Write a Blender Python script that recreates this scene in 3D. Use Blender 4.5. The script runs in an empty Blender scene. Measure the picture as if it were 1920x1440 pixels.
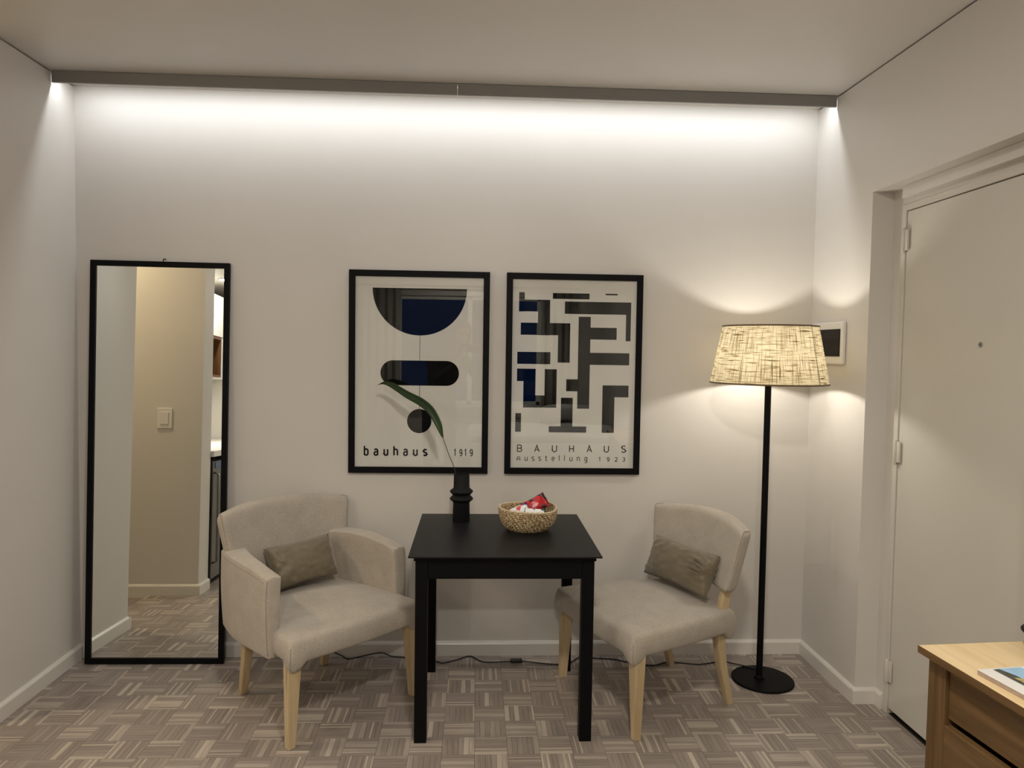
import bpy, bmesh, math, random
from mathutils import Vector, Matrix, noise
random.seed(7)
scn = bpy.context.scene
COL = scn.collection
PI = math.pi
H = 2.72            # ceiling height
XR = 3.559          # right wall plane, left wall plane is x = 0, back wall plane is y = 0

# ------------------------------------------------------------------ camera
cam_d = bpy.data.cameras.new('camera')
cam = bpy.data.objects.new('camera', cam_d); COL.objects.link(cam)
def cam_axes(yaw, pitch, roll):
    fwd = Vector((math.sin(yaw)*math.cos(pitch), math.cos(yaw)*math.cos(pitch), math.sin(pitch)))
    right = Vector((math.cos(yaw), -math.sin(yaw), 0)); up = right.cross(fwd)
    c, s = math.cos(roll), math.sin(roll)
    return right*c+up*s, up*c-right*s, fwd
r_, u_, f_ = cam_axes(0.0491, -0.0472, 0.0148)
cam.matrix_world = Matrix(((r_.x, u_.x, -f_.x, 1.8936), (r_.y, u_.y, -f_.y, -3.5789), (r_.z, u_.z, -f_.z, 1.5188), (0, 0, 0, 1)))
cam_d.sensor_width = 36; cam_d.lens = 1373.1/1920*36; cam_d.clip_start = 0.02
scn.camera = cam

# ------------------------------------------------------------------ world, exposure
w = bpy.data.worlds.new('dusk'); scn.world = w; w.use_nodes = True
w.node_tree.nodes['Background'].inputs[0].default_value = (0.035, 0.12, 0.42, 1)
w.node_tree.nodes['Background'].inputs[1].default_value = 0.45
vs = scn.view_settings
vs.view_transform = 'Standard'; vs.look = 'None'; vs.exposure = 0.0; vs.gamma = 1.0; vs.use_curve_mapping = False

def area(name, loc, rot, sx, sy, power, color, shape='RECTANGLE', spread=PI):
    d = bpy.data.lights.new(name, 'AREA'); d.shape = shape; d.size = sx; d.size_y = sy; d.energy = power; d.color = color; d.spread = spread
    o = bpy.data.objects.new(name, d); COL.objects.link(o); o.location = loc; o.rotation_euler = rot
    return o
COVE_W, CEIL_W, BED_W, LAMP_W, KIT_W, HALL_W = 9.9, 41, 48, 7.8, 8, 18
COVE_C, CEIL_C, LAMP_C, COVE_T = (0.92, 0.96, 1.0), (1.0, 0.93, 0.81), (1.0, 0.95, 0.855), 5
# LED strip hidden behind the grey fascia along the top of the back wall
area('cove_led_light', (XR/2, -0.166, H-0.011), (math.radians(COVE_T), 0, 0), XR-0.06, 0.012, COVE_W, COVE_C)
# recessed ceiling lamps behind the camera
area('ceiling_lamp_light', (2.10, -2.90, H-0.006), (0, 0, 0), 0.24, 0.24, CEIL_W, CEIL_C, 'DISK')
area('ceiling_lamp_light', (1.75, -4.90, H-0.006), (0, 0, 0), 0.16, 0.16, BED_W, CEIL_C, 'DISK')

# ------------------------------------------------------------------ materials
def new_mat(name):
    m = bpy.data.materials.new(name); m.use_nodes = True
    nt = m.node_tree; b = nt.nodes['Principled BSDF']
    return m, nt, b
def N(nt, t, **kw):
    n = nt.nodes.new(t)
    for k, v in kw.items(): setattr(n, k, v)
    return n
def coords(nt, scale=(1, 1, 1), kind='Object'):
    tc = N(nt, 'ShaderNodeTexCoord'); mp = N(nt, 'ShaderNodeMapping'); mp.inputs['Scale'].default_value = scale
    nt.links.new(tc.outputs[kind], mp.inputs['Vector']); return mp.outputs['Vector']
def ramp(nt, fac, stops):
    r = N(nt, 'ShaderNodeValToRGB'); e = r.color_ramp.elements
    while len(e) > 1: e.remove(e[-1])
    e[0].position, e[0].color = stops[0][0], (*stops[0][1], 1)
    for p, c in stops[1:]:
        x = e.new(p); x.color = (*c, 1)
    nt.links.new(fac, r.inputs[0]); return r.outputs[0]
def bump(nt, b, height, strength, dist=0.001):
    n = N(nt, 'ShaderNodeBump'); n.inputs['Strength'].default_value = strength; n.inputs['Distance'].default_value = dist
    nt.links.new(height, n.inputs['Height']); nt.links.new(n.outputs[0], b.inputs['Normal'])
def noisy(name, c, rough=0.5, var=0.06, scale=8, bstr=0.0, bscale=120, metal=0.0, stretch=(1, 1, 1), spec=0.5):
    m, nt, b = new_mat(name)
    v = coords(nt, stretch)
    n = N(nt, 'ShaderNodeTexNoise'); n.inputs['Scale'].default_value = scale; n.inputs['Detail'].default_value = 4
    nt.links.new(v, n.inputs['Vector'])
    lo = tuple(max(0, x*(1-var)) for x in c); hi = tuple(min(1, x*(1+var)) for x in c)
    nt.links.new(ramp(nt, n.outputs['Fac'], [(0.3, lo), (0.7, hi)]), b.inputs['Base Color'])
    b.inputs['Roughness'].default_value = rough; b.inputs['Metallic'].default_value = metal; b.inputs['Specular IOR Level'].default_value = spec
    if bstr:
        n2 = N(nt, 'ShaderNodeTexNoise'); n2.inputs['Scale'].default_value = bscale; n2.inputs['Detail'].default_value = 3
        nt.links.new(v, n2.inputs['Vector']); bump(nt, b, n2.outputs['Fac'], bstr)
    return m
def wood(name, c1, c2, rough=0.45, scale=(3, 60, 60), knots=0.0):
    m, nt, b = new_mat(name)
    v = coords(nt, scale)
    n = N(nt, 'ShaderNodeTexNoise'); n.inputs['Scale'].default_value = 1.0; n.inputs['Detail'].default_value = 6; n.inputs['Distortion'].default_value = 0.6
    nt.links.new(v, n.inputs['Vector'])
    col = ramp(nt, n.outputs['Fac'], [(0.3, c1), (0.7, c2)])
    if knots:
        v2 = coords(nt, (scale[0]*2.2, scale[1]*0.35, scale[2]*0.35)); vo = N(nt, 'ShaderNodeTexVoronoi'); vo.inputs['Scale'].default_value = 1.1
        nt.links.new(v2, vo.inputs['Vector'])
        k = ramp(nt, vo.outputs['Distance'], [(0.05, (1, 1, 1)), (0.14, (0, 0, 0))])
        mx = N(nt, 'ShaderNodeMixRGB'); mx.inputs[2].default_value = (c1[0]*0.35, c1[1]*0.3, c1[2]*0.25, 1)
        sc = N(nt, 'ShaderNodeMath', operation='MULTIPLY'); sc.inputs[1].default_value = knots
        nt.links.new(k, sc.inputs[0]); nt.links.new(sc.outputs[0], mx.inputs[0]); nt.links.new(col, mx.inputs[1]); col = mx.outputs[0]
    nt.links.new(col, b.inputs['Base Color']); b.inputs['Roughness'].default_value = rough
    bump(nt, b, n.outputs['Fac'], 0.12)
    return m
def fabric(name, c, scale=380, var=0.17, rough=0.95, sheen=0.2, bstr=0.35, blotch=0.06, mott=0.0):
    m, nt, b = new_mat(name)
    v = coords(nt, (1, 1, 1))
    wv = N(nt, 'ShaderNodeTexNoise'); wv.inputs['Scale'].default_value = scale; wv.inputs['Detail'].default_value = 2
    big = N(nt, 'ShaderNodeTexNoise'); big.inputs['Scale'].default_value = 14; big.inputs['Detail'].default_value = 5
    nt.links.new(v, wv.inputs['Vector']); nt.links.new(v, big.inputs['Vector'])
    a = ramp(nt, wv.outputs['Fac'], [(0.35, tuple(x*(1-var) for x in c)), (0.65, tuple(x*(1+var) for x in c))])
    g = ramp(nt, big.outputs['Fac'], [(0.3, (1-blotch,)*3), (0.7, (1+blotch,)*3)])
    mx = N(nt, 'ShaderNodeMixRGB', blend_type='MULTIPLY'); mx.inputs[0].default_value = 1
    nt.links.new(a, mx.inputs[1]); nt.links.new(g, mx.inputs[2]); nt.links.new(mx.outputs[0], b.inputs['Base Color'])
    b.inputs['Roughness'].default_value = rough; b.inputs['Sheen Weight'].default_value = sheen; b.inputs['Specular IOR Level'].default_value = 0.2
    bump(nt, b, wv.outputs['Fac'], bstr, 0.0006)
    return m
def emit(name, c, s):
    m, nt, b = new_mat(name); b.inputs['Base Color'].default_value = (0.8, 0.8, 0.8, 1)
    b.inputs['Emission Color'].default_value = (*c, 1); b.inputs['Emission Strength'].default_value = s; return m
def thin_glass(name, tint=(1, 1, 1), boost=1.0):
    m = bpy.data.materials.new(name); m.use_nodes = True; nt = m.node_tree; nt.nodes.clear()
    out = N(nt, 'ShaderNodeOutputMaterial'); tr = N(nt, 'ShaderNodeBsdfTransparent'); gl = N(nt, 'ShaderNodeBsdfGlossy'); mix = N(nt, 'ShaderNodeMixShader')
    lw = N(nt, 'ShaderNodeLayerWeight'); lw.inputs['Blend'].default_value = 0.5       # facing term is the same on both faces of the pane
    pw = N(nt, 'ShaderNodeMath', operation='POWER'); pw.inputs[1].default_value = 5
    mu = N(nt, 'ShaderNodeMath', operation='MULTIPLY_ADD', use_clamp=True); mu.inputs[1].default_value = 0.96; mu.inputs[2].default_value = 0.04*boost
    tr.inputs[0].default_value = (*tint, 1); gl.inputs['Roughness'].default_value = 0.0
    nt.links.new(lw.outputs['Facing'], pw.inputs[0]); nt.links.new(pw.outputs[0], mu.inputs[0]); nt.links.new(mu.outputs[0], mix.inputs[0])
    nt.links.new(tr.outputs[0], mix.inputs[1]); nt.links.new(gl.outputs[0], mix.inputs[2]); nt.links.new(mix.outputs[0], out.inputs[0])
    return m
M = {}
M['wall'] = noisy('wall_paint', (0.66, 0.628, 0.585), 0.42, 0.012, 3, 0.04, 60, spec=0.35)
M['ceiling'] = noisy('ceiling_paint', (0.62, 0.592, 0.552), 0.45, 0.02, 2, 0.03, 50, spec=0.35)
M['baseboard'] = noisy('baseboard_paint', (0.70, 0.67, 0.62), 0.28, 0.01, 5)
M['door'] = noisy('door_paint', (0.60, 0.57, 0.51), 0.38, 0.015, 3, 0.02, 40)
M['black'] = noisy('black_frame', (0.0035, 0.0035, 0.004), 0.5, 0.1, 20, spec=0.12)
M['table'] = noisy('black_table_paint', (0.003, 0.003, 0.0033), 0.5, 0.1, 20, spec=0.12)
M['table_top'] = noisy('black_laminate', (0.008, 0.008, 0.009), 0.44, 0.15, 30, 0.05, 300, spec=0.22)
M['vase'] = noisy('matt_black_ceramic', (0.0055, 0.0055, 0.006), 0.6, 0.15, 40, 0.1, 200, spec=0.2)
M['metal_grey'] = noisy('grey_fascia', (0.27, 0.265, 0.255), 0.5, 0.03, 3)
M['fabric'] = fabric('beige_linen', (0.405, 0.357, 0.300))
M['seam'] = fabric('seam_thread', (0.30, 0.26, 0.21), 900)
M['velvet'] = fabric('taupe_satin', (0.165, 0.136, 0.090), 400, 0.06, 0.42, 0.25, 0.10, 0.10)
M['leg'] = wood('pine_leg', (0.45, 0.335, 0.185), (0.58, 0.455, 0.285), 0.5, (40, 40, 3), 0.5)
M['oak_lit_top'] = wood('oak_lit_top', (0.71, 0.535, 0.285), (0.84, 0.665, 0.41), 0.36, (30, 3, 30))  # lighter copy of the oak: light from above put into its colour
M['oak'] = wood('oak_shaded_side', (0.085, 0.045, 0.015), (0.155, 0.088, 0.035), 0.45, (40, 3, 40))  # darker copy of the same oak: shade of upright faces put into its colour
M['oak_shaded_post'] = wood('oak_shaded_post', (0.085, 0.045, 0.015), (0.155, 0.088, 0.035), 0.45, (40, 40, 3))  # same shade-darkened oak with the grain upright
M['white_plastic'] = noisy('white_plastic', (0.75, 0.73, 0.69), 0.3, 0.01, 5)
M['smoked'] = noisy('smoked_panel', (0.006, 0.005, 0.006), 0.25, 0.1, 5, spec=0.2)
M['paper'] = noisy('poster_paper', (0.76, 0.735, 0.705), 0.8, 0.01, 8, spec=0.2)
M['ink'] = noisy('black_ink', (0.004, 0.004, 0.004), 0.8, 0.05, 8, spec=0.05)
M['glass'] = thin_glass('picture_glass', (0.985, 0.99, 0.985))
M['window_glass'] = thin_glass('window_glass', (0.95, 0.97, 1.0), 1.0)
M['cable'] = noisy('black_cable', (0.01, 0.01, 0.01), 0.5)
M['white'] = noisy('white_lacquer', (0.78, 0.77, 0.74), 0.25, 0.01, 4)
M['steel'] = noisy('dark_steel', (0.22, 0.22, 0.21), 0.35, 0.06, 3, metal=0.8, stretch=(60, 60, 1))
M['linen'] = fabric('white_linen', (0.74, 0.73, 0.71), 500, 0.03, 0.9, 0.1, 0.2, 0.03)
M['curtain'] = fabric('grey_curtain', (0.34, 0.32, 0.29), 500, 0.05, 0.9, 0.1, 0.2, 0.04)
M['dark'] = noisy('dark_gap', (0.01, 0.009, 0.008), 0.9)
def mirror_mat():
    m, nt, b = new_mat('mirror_silver'); b.inputs['Base Color'].default_value = (0.90, 0.915, 0.875, 1); b.inputs['Metallic'].default_value = 1; b.inputs['Roughness'].default_value = 0.0
    return m
M['mirror'] = mirror_mat()
def parquet_mat():
    m, nt, b = new_mat('finger_parquet')
    at = N(nt, 'ShaderNodeAttribute'); at.attribute_name = 'tone'
    uv = coords(nt, (6, 160, 1), 'UV'); n = N(nt, 'ShaderNodeTexNoise'); n.inputs['Scale'].default_value = 1; n.inputs['Detail'].default_value = 5; n.inputs['Distortion'].default_value = 0.4
    nt.links.new(uv, n.inputs['Vector'])
    oi = N(nt, 'ShaderNodeObjectInfo')
    geo = coords(nt, (1, 1, 1), 'Object')
    # strip tone: mostly grey brown, some pale
    sep = N(nt, 'ShaderNodeSeparateColor'); nt.links.new(at.outputs['Color'], sep.inputs[0])
    ad = N(nt, 'ShaderNodeMath', operation='ADD'); sc = N(nt, 'ShaderNodeMath', operation='MULTIPLY_ADD'); sc.inputs[1].default_value = 0.16; sc.inputs[2].default_value = -0.08
    nt.links.new(oi.outputs['Random'], sc.inputs[0]); nt.links.new(sep.outputs[0], ad.inputs[0]); nt.links.new(sc.outputs[0], ad.inputs[1])
    col = ramp(nt, ad.outputs[0], [(0.0, (0.258, 0.218, 0.192)), (0.45, (0.338, 0.288, 0.252)), (0.72, (0.408, 0.350, 0.304)), (1.0, (0.545, 0.478, 0.402))])
    gr = ramp(nt, n.outputs['Fac'], [(0.3, (0.80, 0.79, 0.78)), (0.7, (1.14, 1.14, 1.14))])
    mx = N(nt, 'ShaderNodeMixRGB', blend_type='MULTIPLY'); mx.inputs[0].default_value = 1
    nt.links.new(col, mx.inputs[1]); nt.links.new(gr, mx.inputs[2]); nt.links.new(mx.outputs[0], b.inputs['Base Color'])
    rg = N(nt, 'ShaderNodeMapRange'); rg.inputs[3].default_value = 0.30; rg.inputs[4].default_value = 0.46
    nt.links.new(n.outputs['Fac'], rg.inputs[0]); nt.links.new(rg.outputs[0], b.inputs['Roughness'])
    b.inputs['Specular IOR Level'].default_value = 0.4
    bump(nt, b, n.outputs['Fac'], 0.1, 0.0005)
    return m
M['parquet'] = parquet_mat()
def shade_mat():
    m = bpy.data.materials.new('burlap_shade'); m.use_nodes = True; nt = m.node_tree; nt.nodes.clear()
    out = N(nt, 'ShaderNodeOutputMaterial')
    uvh = coords(nt, (9, 190, 1), 'UV'); uvv = coords(nt, (240, 7.0, 1), 'UV'); uvb = coords(nt, (5, 3, 1), 'UV')
    def nz(v, d=3, dist=0.3):
        n = N(nt, 'ShaderNodeTexNoise'); n.inputs['Scale'].default_value = 1; n.inputs['Detail'].default_value = d; n.inputs['Distortion'].default_value = dist
        nt.links.new(v, n.inputs['Vector']); return n.outputs['Fac']
    a, bb = nz(uvh), nz(uvv)
    mn = N(nt, 'ShaderNodeMath', operation='MINIMUM'); nt.links.new(a, mn.inputs[0]); nt.links.new(bb, mn.inputs[1])
    weave = ramp(nt, mn.outputs[0], [(0.31, (0.06, 0.036, 0.014)), (0.38, (0.27, 0.20, 0.10)), (0.50, (0.62, 0.54, 0.37))])
    tr = N(nt, 'ShaderNodeBsdfTranslucent'); df = N(nt, 'ShaderNodeBsdfDiffuse'); mix = N(nt, 'ShaderNodeMixShader'); mix.inputs[0].default_value = 0.34
    nt.links.new(weave, tr.inputs[0]); nt.links.new(weave, df.inputs[0]); nt.links.new(df.outputs[0], mix.inputs[1]); nt.links.new(tr.outputs[0], mix.inputs[2]); nt.links.new(mix.outputs[0], out.inputs[0])
    return m
M['shade'] = shade_mat()
M['shade_rim'] = fabric('shade_binding', (0.16, 0.11, 0.055), 500)

# ------------------------------------------------------------------ helpers
def link_mesh(name, me, mat=None, parent=None, smooth=False):
    o = bpy.data.objects.new(name, me); COL.objects.link(o)
    if mat and not me.materials: me.materials.append(mat)
    if parent: o.parent = parent
    if smooth:
        for p in me.polygons: p.use_smooth = True
    return o
def obj(name, bm, mat, parent=None, smooth=False, auto=None):
    me = bpy.data.meshes.new(name); bmesh.ops.recalc_face_normals(bm, faces=bm.faces[:]); bm.to_mesh(me); bm.free()
    o = link_mesh(name, me, mat, parent, smooth)
    if auto is not None: me.set_sharp_from_angle(angle=math.radians(auto))
    return o
def tag(o, label, cat, group=None):
    o['label'] = label; o['category'] = cat
    if group: o['group'] = group
    return o
def thing(name, label, cat, loc=(0, 0, 0), rotz=0.0, group=None):
    o = bpy.data.objects.new(name, None); COL.objects.link(o); o.location = loc; o.rotation_euler = (0, 0, rotz)
    o.empty_display_size = 0.05
    return tag(o, label, cat, group)
def struct(o): o['kind'] = 'structure'; return o
def BM(): return bmesh.new()
def box(bm, x0, y0, z0, x1, y1, z1, bev=0.0, seg=2):
    b2 = bmesh.new(); bmesh.ops.create_cube(b2, size=1)
    for v in b2.verts: v.co = Vector(((x0+x1)/2+v.co.x*(x1-x0), (y0+y1)/2+v.co.y*(y1-y0), (z0+z1)/2+v.co.z*(z1-z0)))
    if bev: bmesh.ops.bevel(b2, geom=b2.edges[:], offset=bev, segments=seg, affect='EDGES', profile=0.5)
    merge(bm, b2)
def merge(bm, b2, mat=None):
    vm = {}
    for v in b2.verts: vm[v] = bm.verts.new(mat @ v.co if mat else v.co)
    for f in b2.faces:
        try: bm.faces.new([vm[v] for v in f.verts])
        except ValueError: pass
    b2.free()
def bx(name, dims, mat, parent=None, bev=0.0, seg=2):
    bm = BM(); box(bm, *dims, bev=bev, seg=seg); return obj(name, bm, mat, parent)
def prism(bm, pts, y0, y1):
    """closed outline in x,z extruded along y"""
    a = [bm.verts.new((x, y0, z)) for x, z in pts]; b = [bm.verts.new((x, y1, z)) for x, z in pts]; n = len(pts)
    bm.faces.new(a); bm.faces.new(b[::-1])
    for i in range(n): bm.faces.new((a[i], b[i], b[(i+1) % n], a[(i+1) % n]))
def tube(bm, pts, r, n=8, caps=True):
    pts = [Vector(p) for p in pts]; rr = r if isinstance(r, (list, tuple)) else [r]*len(pts)
    rings = []; prev = None
    for i, p in enumerate(pts):
        t = (pts[min(i+1, len(pts)-1)]-pts[max(i-1, 0)]).normalized()
        if prev is None:
            a = Vector((0, 0, 1)) if abs(t.z) < 0.9 else Vector((1, 0, 0)); nrm = (a-t*a.dot(t)).normalized()
        else: nrm = (prev-t*prev.dot(t)).normalized()
        prev = nrm; bn = t.cross(nrm)
        rings.append([bm.verts.new(p+(nrm*math.cos(2*PI*k/n)+bn*math.sin(2*PI*k/n))*rr[i]) for k in range(n)])
    for i in range(len(rings)-1):
        for k in range(n): bm.faces.new((rings[i][k], rings[i][(k+1) % n], rings[i+1][(k+1) % n], rings[i+1][k]))
    if caps: bm.faces.new(rings[0][::-1]); bm.faces.new(rings[-1])
def spline(pts, n=8):
    pts = [Vector(p) for p in pts]; out = []
    for i in range(len(pts)-1):
        p0, p1, p2, p3 = pts[max(i-1, 0)], pts[i], pts[i+1], pts[min(i+2, len(pts)-1)]
        for k in range(n):
            t = k/n; out.append(0.5*((2*p1)+(p2-p0)*t+(2*p0-5*p1+4*p2-p3)*t*t+(3*p1-p0-3*p2+p3)*t*t*t))
    out.append(pts[-1]); return out
def lathe(bm, prof, n=40, cx=0, cy=0, close=False):
    rings = []
    for r, z in prof:
        if r < 1e-6: rings.append([bm.verts.new((cx, cy, z))])
        else: rings.append([bm.verts.new((cx+r*math.cos(2*PI*k/n), cy+r*math.sin(2*PI*k/n), z)) for k in range(n)])
    pairs = list(zip(rings[:-1], rings[1:]))
    if close: pairs.append((rings[-1], rings[0]))
    for a, b in pairs:
        for k in range(n):
            k2 = (k+1) % n
            if len(a) == 1 and len(b) == 1: continue
            if len(a) == 1: bm.faces.new((a[0], b[k], b[k2]))
            elif len(b) == 1: bm.faces.new((a[k], b[0], a[k2]))
            else: bm.faces.new((a[k], b[k], b[k2], a[k2]))
def axis_samples(n, h, r):
    """samples along one side of a rounded box, denser in the rounded ends"""
    e = [h-r*(1-math.sin(k/4*PI/2)) for k in range(5)][::-1]
    inner = [-(h-r)+2*(h-r)*k/n for k in range(n+1)]
    return [-x for x in e[:-1]]+inner+[x for x in e[:-1]][::-1]
def rbox(bm, hx, hy, hz, r, n=(10, 10, 8), f=None):
    """rounded box centred on the origin, each vertex passed through f (x,y,z in half-size units too)"""
    ax = [axis_samples(n[i], h, min(r, h*0.98)) for i, h in enumerate((hx, hy, hz))]
    hs = (hx, hy, hz); cache = {}
    def vert(p):
        key = tuple(round(c, 6) for c in p)
        if key in cache: return cache[key]
        q = Vector([max(-(h-min(r, h*0.98)), min(h-min(r, h*0.98), c)) for c, h in zip(p, hs)])
        d = Vector(p)-q; rr = [min(r, h*0.98) for h in hs]
        if d.length > 1e-9:
            d.normalize(); co = q+Vector([d[i]*rr[i] for i in range(3)])
        else: co = q
        cache[key] = bm.verts.new(f(co) if f else co); return cache[key]
    for a in range(3):
        b, c = (a+1) % 3, (a+2) % 3
        for s in (-1, 1):
            for i in range(len(ax[b])-1):
                for j in range(len(ax[c])-1):
                    ps = []
                    for bi, cj in ((i, j), (i+1, j), (i+1, j+1), (i, j+1)):
                        p = [0, 0, 0]; p[a] = s*hs[a]; p[b] = ax[b][bi]; p[c] = ax[c][cj]; ps.append(vert(p))
                    if len(set(ps)) >= 3:
                        try: bm.faces.new(list(dict.fromkeys(ps)))
                        except ValueError: pass
def lerp(a, b, t): return a+(b-a)*t
def sst(a, b, x):
    t = max(0, min(1, (x-a)/(b-a))); return t*t*(3-2*t)

# ================================================================== SETTING
YEND = -0.64; YREAR = -6.0; YH0, YH1 = -1.362, -1.530   # left wall end; hall wall (stub) faces
DY0, DY1, DZ = -0.527, -1.50, 2.206                      # door recess
struct(bx('wall_back', (-1.62, 0, -0.1, XR+0.25, 0.12, H+0.1), M['wall']))
bm = BM(); box(bm, -0.12, YEND, -0.1, 0, 0, H-0.007); struct(obj('wall_left', bm, M['wall']))
bm = BM()
box(bm, XR, DY0, -0.1, XR+0.25, 0, H-0.008); box(bm, XR, DY1, DZ, XR+0.25, DY0, H-0.008); box(bm, XR, YREAR, -0.1, XR+0.25, DY1, H-0.008)
box(bm, XR+0.145, DY1, -0.1, XR+0.25, DY0, DZ)
struct(obj('wall_right', bm, M['wall']))
struct(bx('ceiling', (-1.62, YREAR-0.12, H, XR+0.25, 0.12, H+0.1), M['ceiling']))
struct(bx('wall_hall', (-1.62, -1.53, -0.1, -1.50, 0, H), M['wall']))
struct(bx('wall_partition', (-1.50, YH1, -0.1, 0.113, YH0, H), M['wall']))
struct(bx('wall_kitchen', (-0.67, -3.42, -0.1, -0.55, YH1, H), M['wall']))
struct(bx('wall_kitchen_bulkhead', (-0.55, -3.30, 2.22, 0.113, YH1, H), M['wall']))
struct(bx('wall_left_rear', (-0.67, YREAR, -0.1, 0, -3.30, H), M['wall']))
WX0, WX1, WZ0, WZ1 = 0.87, 2.73, 0.79, 2.20
bm = BM()
box(bm, -0.67, YREAR-0.12, -0.1, WX0, YREAR, H); box(bm, WX1, YREAR-0.12, -0.1, XR+0.25, YREAR, H)
box(bm, WX0, YREAR-0.12, -0.1, WX1, YREAR, WZ0); box(bm, WX0, YREAR-0.12, WZ1, WX1, YREAR, H)
struct(obj('wall_rear', bm, M['wall']))
# window in the rear wall
win = struct(bpy.data.objects.new('window_1', None)); COL.objects.link(win)
bm = BM(); yf0, yf1 = YREAR-0.08, YREAR-0.03
for a in ((WX0, WZ0, WX0+0.05, WZ1), (WX1-0.05, WZ0, WX1, WZ1), (WX0, WZ0, WX1, WZ0+0.05), (WX0, WZ1-0.05, WX1, WZ1), (1.775, WZ0, 1.835, WZ1)): box(bm, a[0], yf0, a[1], a[2], yf1, a[3], 0.004)
obj('window_frame', bm, M['white'], win)
for a, b in ((WX0+0.05, 1.775), (1.835, WX1-0.05)): bx('window_pane', (a, YREAR-0.058, WZ0+0.05, b, YREAR-0.053, WZ1-0.05), M['window_glass'], win)
bx('window_sill', (WX0-0.04, YREAR-0.02, WZ0-0.03, WX1+0.04, YREAR+0.08, WZ0), M['white'], win, 0.004)

# baseboards
BH, BT = 0.0704, 0.015
def baseboard(name, a, b, n, parent=None):
    """profile run from a to b (xy) against a wall whose inward normal is n"""
    a, b, n = Vector(a), Vector(b), Vector(n); bm = BM()
    pr = [(0, 0), (BT, 0), (BT, BH-0.013), (BT*0.86, BH-0.0085), (BT*0.40, BH-0.001), (0, BH)]
    A = [bm.verts.new((a.x+n.x*d, a.y+n.y*d, z)) for d, z in pr]; B = [bm.verts.new((b.x+n.x*d, b.y+n.y*d, z)) for d, z in pr]
    bm.faces.new(A); bm.faces.new(B[::-1])
    for i in range(len(pr)): bm.faces.new((A[i], B[i], B[(i+1) % 6], A[(i+1) % 6]))
    return struct(obj(name, bm, M['baseboard'], parent))
baseboard('baseboard_back', (0, 0), (XR, 0), (0, -1))
baseboard('baseboard_left', (0, -BT), (0, YEND), (1, 0))
baseboard('baseboard_left_end', (BT, YEND), (-0.12, YEND), (0, -1))
baseboard('baseboard_right', (XR, -BT), (XR, DY0), (-1, 0))
baseboard('baseboard_reveal', (XR-BT, DY0), (XR+0.095, DY0), (0, -1))
baseboard('baseboard_jamb', (XR+0.095, DY0-BT), (XR+0.095, DY0-0.062), (-1, 0))
baseboard('baseboard_right_rear', (XR, DY1), (XR, YREAR), (-1, 0))
baseboard('baseboard_hall', (-1.5, YH0), (0.113+BT, YH0), (0, 1))
baseboard('baseboard_hall_end', (0.113, YH0), (0.113, YH1), (1, 0))
baseboard('baseboard_rear', (0, YREAR), (XR, YREAR), (0, 1))

# floor: dark bed, then the mosaic parquet tiles
TS = 0.1238; X0, Y0 = 1.905, -0.652
floor = struct(bx('floor', (-1.62, YREAR-0.12, -0.1, XR+0.25, 0.12, -0.002), M['dark']))
def tile_strips(bm, tone, uvl, cx, cy, vert, rnd, clip=None, flat=False):
    nf = 6; wd = TS/nf; g = 0.00035; h = TS/2-0.0005
    for i in range(nf):
        c0 = -TS/2+i*wd; c1 = c0+wd
        r = rnd.random(); t = 0.15+0.5*rnd.random() if r < 0.80 else 0.66+0.30*rnd.random()
        pale = rnd.random() < 0.18
        rects = [(c0+g, c1-g, t)]
        if pale:
            k = c0+wd*(0.55+0.3*rnd.random()); rects = [(c0+g, k, t), (k, c1-g, 0.95)]
        for a, b, tt in rects:
            x0, y0, x1, y1 = (-h, a, h, b)
            if vert: x0, y0, x1, y1 = (a, -h, b, h)
            x0 += cx; x1 += cx; y0 += cy; y1 += cy
            if clip:
                x0, x1, y0, y1 = max(x0, clip[0]), min(x1, clip[2]), max(y0, clip[1]), min(y1, clip[3])
                if x1-x0 < 0.001 or y1-y0 < 0.001: continue
            zt = 0.0-rnd.random()*0.00025
            top = [bm.verts.new(p) for p in ((x0, y0, zt), (x1, y0, zt), (x1, y1, zt), (x0, y1, zt))]
            fs = [bm.faces.new(top)]
            if not flat:
                bot = [bm.verts.new((v.co.x, v.co.y, -0.002)) for v in top]
                fs += [bm.faces.new((top[k], bot[k], bot[(k+1) % 4], top[(k+1) % 4])) for k in range(4)]
            off = rnd.random()*3
            for f in fs:
                for l in f.loops:
                    l[tone] = (tt, tt, tt, 1)
                    p = l.vert.co; l[uvl].uv = ((p.y, p.x) if vert else (p.x, p.y)); l[uvl].uv.x += off
def tile_mesh(name):
    bm = BM(); return bm, bm.loops.layers.color.new('tone'), bm.loops.layers.uv.new('UVMap')
def finish_tile(bm, name):
    me = bpy.data.meshes.new(name); bmesh.ops.recalc_face_normals(bm, faces=bm.faces[:]); bm.to_mesh(me); bm.free(); me.materials.append(M['parquet']); return me
rnd = random.Random(3)
variants = {}
for v in (False, True):
    for k in range(14):
        bm, tn, uv = tile_mesh('t'); tile_strips(bm, tn, uv, 0, 0, v, rnd); variants[v, k] = finish_tile(bm, 'parquet_tile')
bmr, tnr, uvr = tile_mesh('rest')
def room_clip(x, y):
    """clip rectangle of the floor region that holds this tile centre"""
    if y > DY0 and x > -TS: return (BT*0.5, -9, XR-BT*0.5, -BT*0.5) if y > YEND else None
    return None
ntile = 0
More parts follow.
